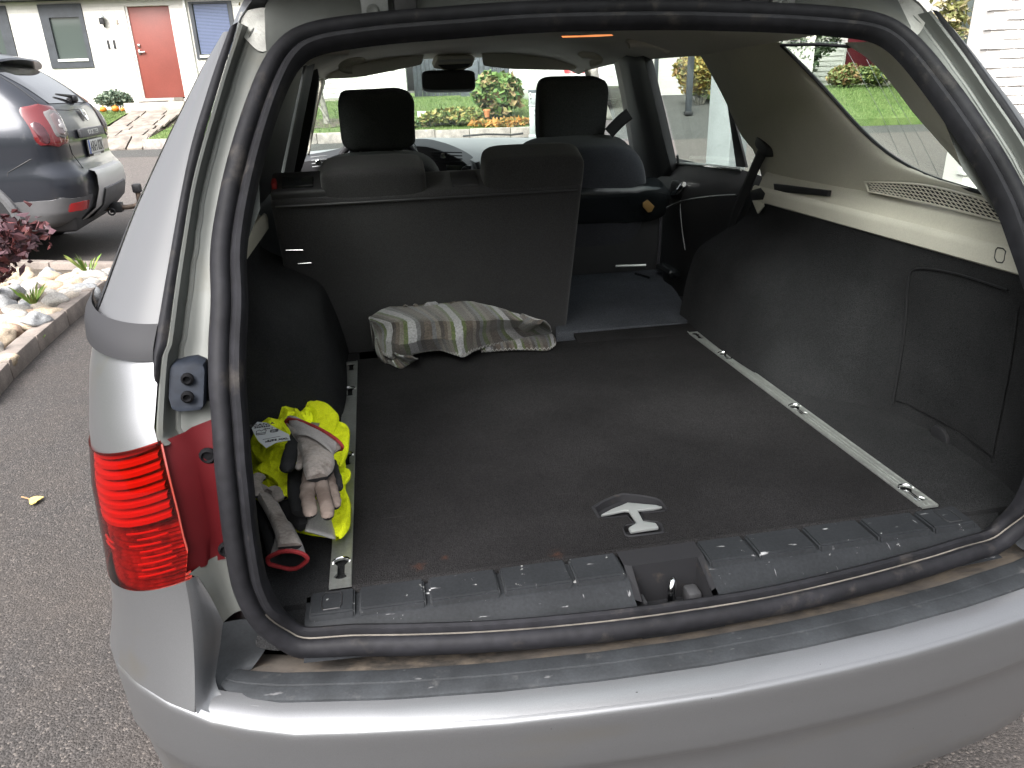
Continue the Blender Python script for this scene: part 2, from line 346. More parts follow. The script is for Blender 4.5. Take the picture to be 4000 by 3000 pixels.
# kerb of dressed stones along the far side of the street
kb = struct(obj('kerb', [st(-30, 17.14, .2), st(.8, 17.14, .2), st(.8, 17.3, .2), st(-30, 17.3, .2)], [(0, 1, 2, 3)], m_soil))
def kerb_run(s0, s1, z0, z1):
    s = s0; i = 0
    while s < s1 - .2:
        L_ = min(rnd.uniform(.75, 1.05), s1 - s); j = rnd.uniform(-.012, .012)
        bm = bmesh.new(); bbox(bm, (0.006, -.075, z0), (L_ - .006, .08, z1 + j), .012)
        for v in bm.verts: v.co += V(0, noise.noise(v.co * 3 + V(s, 0, 0)) * .012, noise.noise(v.co * 4 + V(0, s, 0)) * .01)
        mt = frame(st(s, 17.07 + j, 0), SX_, SY_)
        for v in bm.verts: v.co = mt @ v.co
        bmo('kerb_stone', bm, m_kerb, kb); s += L_
kerb_run(-7.87, .78, .26, .515); kerb_run(-16, -9.2, .26, .535)
# flagstone path up to the red door
pth = struct(obj('path', [st(-9.3, 17.05, .3), st(-7.8, 17.05, .3), st(-7.8, 19.75, 1.035), st(-9.3, 19.75, 1.035)], [(0, 1, 2, 3)], m_soil))
d = 17.02
while d < 19.7:
    dl = rnd.uniform(.32, .5); s = -9.2
    while s < -7.9:
        w = rnd.uniform(.35, .62); w = min(w, -7.87 - s) if s + w > -8.1 else w
        z = itp(d, [17, 17.3, 19.7], [.27, .48, 1.02]); z2 = itp(min(d + dl, 19.75), [17, 17.3, 19.7], [.27, .48, 1.02]); g = .014
        pts = [st(s + g + rnd.uniform(0, .03), d + g, z), st(s + w - g, d + g + rnd.uniform(0, .03), z), st(s + w - g - rnd.uniform(0, .03), min(d + dl, 19.75) - g, z2), st(s + g, min(d + dl, 19.75) - g, z2)]
        prism('paving_slab', [p + V(0, 0, rnd.uniform(0, .01)) for p in pts], (0, 0, .045), m_slab, pth, .008); s += w
    d += dl

# ---- house number 11
def quadwall(name, P, m, parent, holes=(), thick=.2, n=None):
    """wall panel in a street-parallel plane: P = (s0, s1, z0, z1, d)"""
    s0, s1, z0, z1, d = P; rect = lambda a, b, c, e: [st(a, d, c), st(b, d, c), st(b, d, e), st(a, d, e)]
    o = prism(name, rect(s0, s1, z0, z1), SY_ * thick, m, parent, 0, False, [rect(*h) for h in holes])
    uvl = o.data.uv_layers.new(name="UVMap")
    for lp in o.data.loops:
        c = o.data.vertices[lp.vertex_index].co; uvl.data[lp.index].uv = ((c - st(0, 0)).dot(SX_), c.z)
    return o
def sbox(name, a, b, m, parent, bev=.006):
    return box(name, a, b, m, parent, bev, 2, frame(st(0, 0), SX_, SY_))
h11 = thing('house', 'white brick house with number 11 beside a red front door', 'house', tuple(st(-9, 20.6, 1.1)))
DW = 20.5
quadwall('wall', (-17, -6.2, .9, 3.62, DW), m_brickw, h11, [(-11.36, -10.29, 2.1, 3.55), (-9.25, -8.12, 1.3, 3.45), (-7.66, -6.6, 2.2, 3.5), (-13.4, -12.14, 2.1, 3.55)])
sbox('eave', (-17.2, DW - .3, 3.63), (-6, DW + .3, 3.85), m_dark, h11)
dr = sbox('door', (-9.2, DW + .06, 1.335), (-8.17, DW + .12, 3.44), m_reddoor, h11)
sbox('door_frame', (-9.25, DW + .03, 1.3), (-9.2, DW + .16, 3.45), m_white, h11); sbox('door_frame', (-8.17, DW + .03, 1.3), (-8.12, DW + .16, 3.45), m_white, h11)
sbox('handle', (-9.12, DW + .01, 2.4), (-8.96, DW + .035, 2.43), m_steel, dr); sbox('lock', (-9.12, DW + .03, 2.54), (-9.06, DW + .06, 2.6), m_steel, dr); sbox('handle_plate', (-9.135, DW + .035, 2.36), (-9.09, DW + .06, 2.47), m_steel, dr)
def window(s0, s1, z0, z1, lw, rw, bw, blind=None, tw=.05):
    f = quadwall('window', (s0 + .002, s1 - .002, z0 + .002, z1 - .002, DW - .03), m_dark, h11, [(s0 + lw, s1 - rw, z0 + bw, z1 - tw)], .1)
    sbox('pane', (s0 + lw, DW + .02, z0 + bw), (s1 - rw, DW + .03, z1 - tw), m_pane, f, 0)
    sbox('sash_rail', (s0 + lw - .01, DW - .05, z0 + bw - .01), (s1 - rw + .01, DW + .015, z0 + bw + .05), m_white, f)
    if blind:
        bm = bmesh.new(); z = z0 + bw + .08; M_ = frame(st(0, 0), SX_, SY_)
        while z < z1 - tw: bbox(bm, (s0 + lw + .02, DW + .004, z), (s1 - rw - .02, DW + .012, z + .022), 0, 1, M_); z += .032
        bmo('blind', bm, blind, f)
window(-11.36, -10.29, 2.1, 3.55, .22, .1, .16, None, .3); window(-13.4, -12.14, 2.1, 3.55, .2, .25, .2)
window(-7.66, -6.6, 2.2, 3.5, .09, .1, .05, mat("blue_blind", (.12, .15, .25), rough=.5))
ln = sbox('wall_lamp', (-9.86, DW - .16, 3.06), (-9.76, DW - .06, 3.2), m_black, h11)
lathe('lamp_cap', [(.09, 0), (.085, .02), (.02, .07), (.012, .1)], m_galv, ln, 12, st(-9.81, DW - .11, 3.21)); sbox('bracket', (-9.82, DW - .06, 3.0), (-9.8, DW - .003, 3.1), m_black, ln); 
sbox('doorbell', (-9.52, DW - .03, 3.06), (-9.47, DW - .002, 3.17), mat("bell_beige", (.4, .33, .28)), h11)
for s in (-9.82, -9.67): text('house_number', '1', .26, frame(st(s, DW - .012, 2.6), SX_, V(0, 0, 1)), m_black, h11, .01, 'CENTER', .012)
sbox('downpipe', (-7.78, DW - .08, 1.2), (-7.71, DW - .01, 3.56), m_white, h11, .02)
sbox('step', (-9.35, 19.62, .9), (-7.85, DW - .003, 1.24), m_conc, h11, .015); sbox('step', (-9.1, 19.9, 1.235), (-8.2, DW - .003, 1.33), m_conc, h11, .01)
tag(sbox('door_mat', (-9.0, 19.68, 1.241), (-8.35, 19.88, 1.262), m_black, None), 'dark mat on the concrete step below the red door', 'doormat')
def pumpkin(c, r_, label, group=None, face=False):
    t = thing('pumpkin', label, 'pumpkin', tuple(c), group=group)
    bm = bmesh.new(); n, k = 30, 12; rows = []
    for i in range(k + 1):
        ph = math.pi * i / k; row = []
        for j in range(n):
            a = 2 * math.pi * j / n; q = r_ * (math.sin(ph) + .0) * (1 - .1 * abs(math.cos(a * 5))); row.append(Vector(c) + V(q * math.cos(a), q * math.sin(a), r_ * .8 * (1 - math.cos(ph))))
        rows.append(row)
    grid('shell', rows, m_orange, t, closed_v=True); tube('stem', [Vector(c) + V(0, 0, r_ * 1.55), Vector(c) + V(.1 * r_, 0, r_ * 1.8), Vector(c) + V(.3 * r_, 0, r_ * 1.95)], [r_ * .18, r_ * .12, r_ * .13], mat("stem", (.2, .17, .06)), t)
    if face:
        M_ = frame(Vector(c) + V(0, 0, r_ * .8) - SY_ * r_ * .9, SX_, V(0, 0, 1))
        for x in (-.35, .35): prism('eye', [M_ @ V(r_ * (x - .14), r_ * .12, -.04), M_ @ V(r_ * (x + .14), r_ * .12, -.04), M_ @ V(r_ * x, r_ * .38, -.04)], -SY_ * .055, m_black, t)
        prism('mouth', [M_ @ V(r_ * -.45, r_ * -.1, -.04), M_ @ V(r_ * -.15, r_ * -.28, -.04), M_ @ V(r_ * .15, r_ * -.28, -.04), M_ @ V(r_ * .45, r_ * -.1, -.04), M_ @ V(r_ * .1, r_ * -.42, -.04), M_ @ V(r_ * -.1, r_ * -.42, -.04)], -SY_ * .055, m_black, t)
    return t
pumpkin(st(-9.86, 19.6, 1.05), .085, 'small orange pumpkin standing apart at the left of the juniper', 'pumpkins in front of the juniper')
pumpkin(st(-9.57, 19.62, 1.05), .09, 'small orange pumpkin, the middle one of three near the doorstep', 'pumpkins in front of the juniper')
pumpkin(st(-9.41, 19.66, 1.05), .06, 'smallest orange pumpkin, touching the concrete doorstep', 'pumpkins in front of the juniper')

# ---- shrubs and trees
def shrub(name, label, cat, c, rad, n, size, lm, stems=7, seed=1, low=.15, group=None, elong=1.6, shell=.55):
    rn = random.Random(seed); t = thing(name, label, cat, tuple(c), group=group); c = Vector(c)
    lobes = [(V(rn.uniform(-.6, .6) * rad[0], rn.uniform(-.6, .6) * rad[1], rad[2] * rn.uniform(.7, 1.25)), rn.uniform(.4, .62)) for _ in range(9)]
    lobes.append((V(0, 0, rad[2]), .8))
    def fn():
        o_, k = rn.choice(lobes); v = V(rn.gauss(0, 1), rn.gauss(0, 1), rn.gauss(0, 1)).normalized() * (shell + (1 - shell) * rn.random())
        p = c + o_ + V(v.x * rad[0] * k, v.y * rad[1] * k, v.z * rad[2] * k); p.z = max(p.z, c.z + low * rn.random()); return p
    bm = bmesh.new(); leaves(bm, n, fn, size, rn, elong); bmo('crown', bm, lm, t, False, False)
    bm = bmesh.new()
    for i in range(stems):
        a = rn.uniform(0, 6.3); q = rn.uniform(.1, .8); tip = c + V(math.cos(a) * rad[0] * q, math.sin(a) * rad[1] * q, rad[2] * rn.uniform(.9, 1.7)); b_ = c + V(math.cos(a) * .1, math.sin(a) * .1, -.06)
        tube_bm(bm, [b_, b_.lerp(tip, .5) + V(rn.gauss(0, .04), rn.gauss(0, .04), .04), tip], [.012, .008, .003], 5)
    bmo('stem', bm, m_bark, t); return t
lm_jun = leafmat("juniper", (.06, .1, .07), (.13, .18, .13), (.25, .3, .22)); lm_hyd = leafmat("hydrangea", (.06, .14, .04), (.14, .22, .06), (.27, .2, .1))
lm_yel = leafmat("yellowing", (.08, .14, .04), (.17, .2, .06), (.3, .24, .08)); lm_or = leafmat("orange_leaf", (.35, .16, .04), (.5, .27, .08), (.2, .22, .07))
lm_dk = leafmat("evergreen", (.02, .05, .025), (.04, .085, .04), (.07, .12, .06)); lm_bar = leafmat("barberry", (.04, .02, .025), (.085, .045, .055), (.12, .035, .035)); lm_brn = leafmat("brown_hedge", (.2, .12, .05), (.36, .26, .07), (.22, .23, .08))
shrub('juniper_bush', 'grey green juniper bush against the white wall beside the doorstep', 'bush', st(-9.72, 20.0, 1.05), (.42, .28, .3), 3000, .05, lm_jun, 6, 2)
shrub('hydrangea_bush', 'tall leafy hydrangea bush behind the windscreen, left of the pale bollard', 'bush', st(-.12, 18.1, .62), (.68, .6, .6), 3000, .12, lm_hyd, 26, 3, .5)
shrub('perennial_clump', 'low yellow green perennial plants spreading along the garden kerb', 'plant', st(-1.05, 17.75, .58), (.75, .45, .2), 2400, .09, lm_yel, 5, 5, .02)
shrub('perennial_clump', 'dull green low plants growing at the lawn end of the garden kerb bed', 'plant', st(-1.95, 17.55, .55), (.5, .25, .09), 900, .07, lm_hyd, 4, 6, .02)
shrub('hosta_clump', 'orange autumn hosta leaves lying beside the foot of the pale bollard', 'plant', st(.2, 17.45, .52), (.42, .2, .08), 520, .12, lm_or, 3, 7, .02, None, 1.9)
shrub('hosta_clump', 'small orange leaved plant between the kerb and the green perennials', 'plant', st(-.45, 17.45, .52), (.3, .2, .07), 240, .1, lm_or, 3, 17, .02, None, 1.9)
tb = thing('young_tree', 'slim pale young tree on the lawn with a leaning stake', 'tree', tuple(st(-4.1, 18.2, .66)))
tube('trunk', [st(-4.08, 18.2, .6), st(-4.1, 18.2, .95), st(-4.16, 18.2, 1.4), st(-4.17, 18.2, 2.2), st(-4.1, 18.25, 3.2)], [.085, .066, .058, .05, .03], m_bark, tb, 10, 3)
bm = bmesh.new()
for i in range(9):
    a = rnd.uniform(0, 6.3); z = rnd.uniform(2.1, 3.1); tube_bm(bm, [st(-4.14, 18.2, z), st(-4.14 + math.cos(a) * .5, 18.2 + math.sin(a) * .5, z + .6), st(-4.14 + math.cos(a) * .9, 18.2 + math.sin(a) * .9, z + 1.0)], [.02, .012, .005], 5)
bmo('limb', bm, m_bark, tb)
bm = bmesh.new(); leaves(bm, 900, lambda: st(-4.1 + rnd.gauss(0, .6), 18.2 + rnd.gauss(0, .6), 3.5 + rnd.gauss(0, .5)), .08, rnd); bmo('crown', bm, lm_hyd, tb, False, False)
tube('stake', [st(-4.0, 18.05, .72), st(-4.75, 18.3, 2.0)], .022, m_bark, tb)
struct(grid('planting_patch', [[st(-4.1 + q * .55 * math.cos(a), 18.2 + q * .5 * math.sin(a), hlawn(18.2 + q * .5 * math.sin(a)) + .012) for a in [2 * math.pi * k / 20 for k in range(20)]] for q in (.01, .6, 1)], m_soil, closed_v=True))
# white boarded house, slatted fence
wh = thing('house', 'white boarded house end seen through the windscreen over the driver headrest', 'house', tuple(st(-4.3, 24.2, 1.05)))
quadwall('wall', (-8.5, -2.88, .95, 4, 24.1), m_white, wh); z = 1.16
quadwall('foundation', (-8.5, -2.9, .8, 1.13, 24.08), m_conc, wh, (), .1)
while z < 3.2:
    prism('board', [st(-8.5, 24.1 - .004, z), st(-8.5, 24.1 - .03, z), st(-8.5, 24.1 - .012, z + .142), st(-8.5, 24.1 - .004, z + .142)], SX_ * 5.62, m_white, wh); z += .143
fn_ = thing('fence', 'dark grey board fence behind the lawn between house and shrubs', 'fence', tuple(st(-1.6, 25.9, 1.1)))
s = -2.86
while s < 1.2: sbox('board', (s, 25.9 + (.02 if int(s * 20) % 2 else 0), 1.0), (s + .125, 25.93 + (.02 if int(s * 20) % 2 else 0), 3.0 + rnd.uniform(-.02, .02)), m_fence, fn_, .004); s += .135
sbox('rail', (-2.86, 25.96, 1.4), (1.2, 26.02, 1.5), m_fence, fn_); sbox('rail', (-2.86, 25.96, 2.4), (1.2, 26.02, 2.5), m_fence, fn_)
tag(sbox('garden_bin', (-1.28, 24.2, 1.05), (-.7, 24.8, 2.1), m_fence, None, .05), 'dark grey garden bin against the fence behind the inside mirror', 'bin')
for i, (s, d_, lb) in enumerate(((-2.02, 18.6, 'white plant tag on the lawn, the left one of two'), (-1.9, 18.45, 'white plant tag on the lawn, the right one of two'))):
    tag(sbox('plant_tag', (s, d_, .7), (s + .1, d_ + .012, .86), m_white, None, .002), lb, 'plant tag', 'plant tags on the lawn')
tp = thing('flower_pot', 'terracotta flower pot half hidden among the hydrangea stems', 'flower pot', tuple(st(-.36, 17.7, .6)))
lathe('pot', [(.05, 0), (.075, .13), (.085, .13), (.085, .165), (.075, .165), (.06, .14)], mat("terracotta", (.5, .2, .08), rough=.8, var=(8, .2)), tp, 16, st(-.36, 17.55, .72))
# heater outlet bollard
bl = thing('outlet_bollard', 'pale grey outlet bollard with dark cap and padlock at the kerb end', 'bollard', tuple(st(.63, 16.9, .3)))
def bpost(name, w, z0, z1, m, bev=.015): return sbox(name, (.63 - w / 2, 16.8 - w / 2, z0), (.63 + w / 2, 16.8 + w / 2, z1), m, bl, bev)
bpost('post', .15, .3, .94, m_galv); bpost('housing', .165, .935, 1.2, m_galv); bpost('collar', .172, .93, .96, m_galv, .004); bpost('cap', .17, 1.195, 1.26, m_fence, .01); bpost('foot', .19, .29, .36, m_galv, .006)
pk = sbox('padlock', (.575, 16.69, 1.08), (.605, 16.715, 1.125), m_steel, bl); tube('shackle', [st(.58, 16.7, 1.12), st(.58, 16.7, 1.15), st(.6, 16.7, 1.15), st(.6, 16.7, 1.12)], .004, m_steel, pk, 6, 4)
sbox('hasp', (.57, 16.7, 1.14), (.6, 16.717, 1.21), m_steel, bl); 
for z in (1.02, .86, .76): lathe('bolt', [(.008, 0), (.008, .01), (.002, .014)], m_black, bl, 10, st(.6 if z > 1 else .66, 16.718, z), Matrix.Rotation(R(90), 4, 'X'))

# ---- right of the street: hedges, posts, white walls, second red door
wr = thing('house', 'white boarded house with a dark red door seen through the rear quarter window', 'house', tuple(st(11, 25.1, 1.0)))
quadwall('wall', (8.6, 24, .9, 4, 25.1), m_white, wr, [(10.72, 11.72, 1.2, 3.3)]); z = 1.2
while z < 3.0:
    for a, b in ((8.6, 10.66), (11.78, 16)): prism('board', [st(a, 25.096, z), st(a, 25.07, z), st(a, 25.088, z + .142), st(a, 25.096, z + .142)], SX_ * (b - a), m_white, wr)
    z += .143
sbox('door', (10.73, 25.14, 1.2), (11.71, 25.2, 3.29), mat("maroon_door", (.12, .012, .02), rough=.45), wr); sbox('door_frame', (10.66, 25.05, 1.1), (10.72, 25.2, 3.3), m_white, wr); sbox('door_frame', (11.72, 25.05, 1.1), (11.78, 25.2, 3.3), m_white, wr)
sbox('step', (10.9, 23.9, .9), (13.4, 25.05, 1.14), m_conc, wr, .02)
sbox('planter_box', (12.55, 24.6, 1.14), (12.95, 25.0, 1.9), m_dark, wr, .02)
pumpkin(st(12.42, 23.5, 1.02), .19, 'orange carved pumpkin with a face beside the doorstep on the right', None, True)
struct(grid('path', [[st(s, d, hlawn(d) - .012) for s in (10.9, 11.8, 13.6)] for d in (22.6, 23.2, 23.9)], m_slab))
shrub('garden_bush', 'reddish tinged green bush on the left in front of the white boarded wall', 'bush', st(9.85, 22.6, .98), (.62, .5, .38), 2200, .08, leafmat("bush_a", (.1, .14, .05), (.18, .19, .07), (.3, .17, .09)), 8, 8)
shrub('garden_bush', 'rounded green bush right below the maroon door', 'bush', st(10.45, 22.2, .98), (.55, .5, .36), 2200, .07, leafmat("bush_b", (.05, .1, .04), (.13, .17, .06), (.2, .22, .07)), 8, 9)
shrub('climbing_hedge', 'dark green climbing hedge at the left end of the white boarded wall', 'hedge', st(8.75, 23.6, 1.0), (.95, .6, 1.35), 5000, .1, leafmat("climber", (.03, .06, .03), (.08, .12, .06), (.22, .25, .2)), 10, 10)
hp = thing('house', 'white painted brick pillar and wall beyond the right rear door window', 'house', tuple(st(3.6, 21.5, 1.0)))
quadwall('wall', (2.6, 9, .9, 4, 23.2), m_brickw, hp); quadwall('pillar', (3.55, 4.02, .8, 3.9, 21.2), m_brickw, hp, (), .3)
sbox('corner_post', (4.02, 21.1, .8), (4.12, 21.3, 3.9), m_dark, hp)
shrub('autumn_hedge', 'yellow and rust coloured autumn hedge seen through the right rear door', 'hedge', st(4.95, 19.9, .83), (.75, .5, .72), 5200, .085, lm_brn, 16, 11)
shrub('conifer_bush', 'dark green conifer bush to the right of the autumn hedge', 'bush', st(6.0, 20.6, .9), (.62, .5, .95), 4200, .09, lm_dk, 6, 12)
shrub('rose_bush', 'small green rose bush at the lawn edge under the conifer', 'bush', st(5.9, 19.2, .8), (.3, .25, .22), 500, .09, lm_hyd, 6, 13)
pt = thing('carport_post', 'dark grey square post standing before the autumn hedge', 'post', tuple(st(4.35, 18.6, .65)))
box('post', (-.065, -.065, 0), (.065, .065, 3), m_dark, pt, .01, 2, frame(st(4.33, 18.4, .62), SX_, SY_)); box('foot', (-.09, -.09, -.02), (.09, .09, .05), m_black, pt, .01, 2, frame(st(4.33, 18.4, .62), SX_, SY_))
gp = thing('lamp_post', 'pale grey angular metal post standing close beside the right rear door', 'post', tuple(st(1.76, 6.05, 0)))
m_gpost = mat("grey_post_paint", (.3, .32, .33), rough=.5, var=(5, .06), fine=(80, .05))
box('post', (-.11, -.11, 0), (.11, .11, 3), m_gpost, gp, .006, 2, Matrix.Translation(st(1.755, 6.1, 0)) @ Matrix.Rotation(R(28), 4, 'Z')); box('base_plate', (-.17, -.17, 0), (.17, .17, .02), m_steel, gp, .004, 2, Matrix.Translation(st(1.755, 6.1, 0)) @ Matrix.Rotation(R(28), 4, 'Z'))
# near white brick wall on the right, its bricks laid one by one
nw = thing('garage_wall', 'close white painted brick wall at the right edge of the picture', 'wall', tuple(st(4.9, 7.2, 0)))
sbox('core', (4.235, 7.02, -.03), (9, 7.35, 3.3), m_mort, nw, 0)
bmesh_ = bmesh.new(); bbox(bmesh_, (0, 0, 0), (.24, .12, .066), .006, 1)
bmesh.ops.recalc_face_normals(bmesh_, faces=bmesh_.faces); bme = bpy.data.meshes.new('brick'); bmesh_.to_mesh(bme); bmesh_.free(); bme.materials.append(m_brickp)
for i in range(43):
    for j in range(4):
        x = 4.222 + j * .25 - (.125 if i % 2 else 0)
        if x < 4.2: continue
        o = bpy.data.objects.new('brick', bme); COL.objects.link(o); o.parent = nw; o.matrix_parent_inverse = Matrix.Translation(-Vector(nw["_wl"]))
        o.matrix_basis = frame(st(x, 7.0 + rnd.uniform(-.004, .003), i * .076), SX_ + V(0, 0, rnd.uniform(-.004, .004)), SY_)
rh_ = thing('house', 'white house with a dark glazed door behind the right roof corner', 'house', tuple(st(10.5, 18, .3)))
DW2 = 18.0
quadwall('wall', (9.87, 16, .2, 4, DW2), m_brickw, rh_, [(9.96, 10.46, .6, 3.7), (10.81, 11.9, 1.82, 3.7)])
sbox('door_panel', (9.96, DW2 + .05, .6), (10.46, DW2 + .09, 3.7), m_pane, rh_); sbox('door_frame', (9.9, DW2 - .02, .6), (9.98, DW2 + .1, 3.75), m_dark, rh_); sbox('door_frame', (10.46, DW2 - .05, .5), (10.57, DW2 + .1, 3.75), m_conc, rh_)
sbox('window', (10.81, DW2 + .03, 1.82), (11.9, DW2 + .07, 3.7), m_dark, rh_); sbox('window_sill', (10.8, DW2 - .06, 1.88), (11.9, DW2 + .02, 1.94), m_white, rh_)
sbox('roof', (9.7, DW2 - .5, 4.0), (16.3, DW2 + 6, 4.2), m_dark, rh_)
vb = thing('climbing_plant', 'sparse climbing plant with yellowing leaves on the white wall', 'plant', tuple(st(9.7, 17.6, .4)))
bm = bmesh.new(); leaves(bm, 420, lambda: st(9.7 + rnd.gauss(0, .2), 17.6 + rnd.uniform(-.1, .1), 2.42 + rnd.gauss(0, .33)), .11, rnd, 1.8); bmo('crown', bm, leafmat("climber_leaf", (.1, .12, .04), (.22, .22, .08), (.38, .33, .2)), vb, False, False)
bm = bmesh.new()
for i in range(4): tube_bm(bm, [st(9.75, 17.7, .4), st(9.7 + i * .05, 17.68, 1.4), st(9.5 + i * .15, 17.65, 2.8)], [.015, .01, .004], 5)
bmo('stem', bm, m_bark, vb)
ck = prism('folded_parasol', [st(10.6, 17.6, .4), st(10.58, 17.6, 1.55), st(10.67, 17.6, 1.65), st(10.78, 17.6, 1.64), st(10.94, 17.6, 1.76), st(10.96, 17.6, .4)], SY_ * .3, mat("dark_cover", (.06, .06, .07), rough=.8), None, .03)
tag(ck, 'dark grey peaked cover standing before the white house wall', 'cover')

# unseen dark banks added behind and to the left to darken reflections
bank = struct(grid('unseen_bank', [[st(s_, d_, z_ + 1.2 * noise.noise(V(s_ * .11, d_ * .2, 3)) * min(1, z_)) for s_ in [-70 + 140 * i / 40 for i in range(41)]] for d_, z_ in ((-9, -.02), (-11, .8), (-14, 2.6), (-18, 5), (-24, 7), (-34, 8))], mat("bank_dark_green", (.05, .065, .03), rough=.95, spec=.05, var=(.8, .5), bump=(3, 1, .3))))
bank2 = struct(grid('unseen_bank', [[st(s_ + .8 * noise.noise(V(d_ * .2, 7, 1)), d_, z_ + 1.1 * noise.noise(V(s_ * .2, d_ * .13, 9)) * min(1, z_)) for d_ in [-32 + 40 * i / 24 for i in range(25)]] for s_, z_ in ((-10, -.03), (-11.2, .9), (-13, 2.8), (-17, 5.5), (-26, 8))], bank.data.materials[0]))
# ---- stone bed with barberry beside the parking place, and a fallen leaf
bed_o = struct(obj('stone_bed', [(-2.278,2.541,0.02),(-2.427,3.09,0.02),(-2.478,3.92,0.02),(-2.466,5.077,0.02),(-2.604,5.826,0.02),(-2.758,6.007,0.02),(-3.557,6.387,0.02),(-4.7,6.703,0.02),(-5.084,5.561,0.02)], [tuple(range(9))], m_soil, None, False))
m_bk = mat("bed_kerb", (.2, .17, .15), rough=.85, var=(8, .2), fine=(120, .15), bump=(60, .4, .004))
kp = [Vector(p) for p in [(-2.366,2.679,0.06),(-2.423,3.107,0.06),(-2.458,3.56,0.06),(-2.485,4.105,0.06),(-2.493,4.625,0.06),(-2.483,5.098,0.06),(-2.505,5.457,0.06)]]
for a, b in zip(kp, kp[1:]):
    x = (b - a); L_ = x.length; M_ = frame(a, x, V(0, 0, 1).cross(x)); o = box('kerb_stone', (.006, -.05, -.1), (L_ - .006, .05, .04 + rnd.uniform(-.006, .006)), m_bk, bed_o, .008, 2, M_)
a, b = Vector((-2.575,5.689,0.06)), Vector((-5.558,6.899,0.06)); x = b - a
for i in range(5): box('kerb_stone', (x.length / 5 * i + .006, -.05, -.1), (x.length / 5 * (i + 1) - .006, .05, .02), m_bk, bed_o, .008, 2, frame(a, x, V(0, 0, 1).cross(x)))
m_st = [mat("boulder_%d" % i, c, rough=.75, var=(9, .25), fine=(70, .15), bump=(35, .35, .008), dirt=(6, .6, .8, tuple(k * .5 for k in c))) for i, c in enumerate([(.42, .34, .25), (.4, .38, .35), (.27, .275, .28), (.38, .27, .2), (.47, .41, .34)])]
smesh = []
for i in range(8):
    bm = bmesh.new(); blob(bm, (0, 0, 0), (1, .8, .62), 3, .5 if i % 3 else .3, i + 1, 1.1); bmesh.ops.recalc_face_normals(bm, faces=bm.faces)
    me = bpy.data.meshes.new('stone'); bm.to_mesh(me); bm.free(); me.polygons.foreach_set("use_smooth", [True] * len(me.polygons)); me.materials.append(m_st[i % 5]); smesh.append(me)
STONES = [(-2.996,5.371,0.1),(-2.79,5.117,0.1),(-2.673,5.111,0.1),(-2.574,5.11,0.1),(-2.521,5.188,0.1),(-2.955,5.078,0.1),(-2.776,4.892,0.1),(-2.651,4.896,0.1),(-2.527,4.858,0.1),(-2.929,4.8,0.1),(-2.769,4.658,0.1),(-2.65,4.622,0.1),(-2.552,4.645,0.1),(-3.007,4.692,0.1),(-2.817,4.471,0.1),(-2.667,4.342,0.1),(-2.595,4.38,0.1),(-2.551,4.465,0.1),(-2.942,4.424,0.1),(-2.778,4.226,0.1),(-2.635,4.107,0.1),(-2.541,4.112,0.1),(-2.732,3.978,0.1),(-2.608,3.862,0.1),(-2.518,3.866,0.1),(-2.898,4.184,0.1),(-2.62,3.731,0.1),(-2.629,3.572,0.1),(-2.819,3.903,0.1),(-2.954,4.99,0.1),(-3.129,5.074,0.1),(-3.168,5.014,0.1),(-3.142,5.228,0.1),(-2.723,5.317,0.1),(-3.113,4.659,0.1),(-2.577,3.31,0.1),(-2.446,3.161,0.1),(-2.9,5.152,0.1),(-2.633,4.751,0.1),(-2.81,4.568,0.1),(-2.513,4.713,0.1),(-2.511,4.94,0.1),(-2.769,3.7,0.1),(-2.958,4.043,0.1)]
rs = random.Random(9)
for i, p in enumerate(STONES):
    o = bpy.data.objects.new('stone', smesh[rs.randrange(8)]); COL.objects.link(o); o.parent = bed_o; k = rs.uniform(.07, .11)
    o.location = Vector(p) + V(0, 0, rs.uniform(-.03, .02) - .01); o.scale = (k * rs.uniform(.85, 1.25), k * rs.uniform(.8, 1.1), k * rs.uniform(.8, 1.05)); o.rotation_euler = (rs.uniform(-.3, .3), rs.uniform(-.3, .3), rs.uniform(0, 6.3))
bb = thing('barberry_bush', 'dark red barberry bush among the pale stones at the left edge', 'bush', (-3.221,4.883,0.05))
rn = random.Random(21); pts = [(-2.75,4.12,0.406),(-2.689,4.109,0.418),(-2.725,4.116,0.492),(-2.631,4.099,0.475),(-2.653,4.103,0.547),(-2.576,4.09,0.573),(-2.532,4.082,0.6),(-2.661,4.105,0.619),(-2.769,4.123,0.537),(-2.573,4.089,0.53),(-2.822,4.132,0.452),(-2.522,4.081,0.614),(-2.813,4.131,0.334)]
bm = bmesh.new(); leaves(bm, 620, lambda: Vector(rn.choice(pts)) - SX_ * .06 + V(rn.gauss(0, .06), rn.gauss(0, .14), rn.gauss(0, .05)), .046, rn, 1.5, .6); bmo('crown', bm, lm_bar, bb, False, False)
bm = bmesh.new(); bs = Vector((-3.141,4.73,0.05))
for p in pts: tube_bm(bm, [bs, bs.lerp(Vector(p), .5) + V(0, 0, .05), Vector(p)], [.008, .006, .003], 5)
bmo('stem', bm, mat("red_stem", (.12, .05, .04), rough=.8), bb)
def weed(label, c, n, h, seed):
    rn = random.Random(seed); c = Vector(c); bm = bmesh.new()
    for _ in range(n):
        a = rn.uniform(0, 6.3); l_ = h * rn.uniform(.5, 1.2); o_ = V(math.cos(a), math.sin(a), 0); w = V(-o_.y, o_.x, 0) * .005; b = c + o_ * .02
        bm.faces.new([bm.verts.new(b - w), bm.verts.new(b + w), bm.verts.new(b + o_ * l_ * .5 + V(0, 0, l_ * .8) + w), bm.verts.new(b + o_ * l_ * .8 + V(0, 0, l_))])
    tag(bmo('weed', bm, lm_weed, None, False, False), label, 'weed', 'weeds in the stone bed')
lm_weed = leafmat("weed", (.1, .2, .03), (.17, .28, .06), (.28, .3, .1))
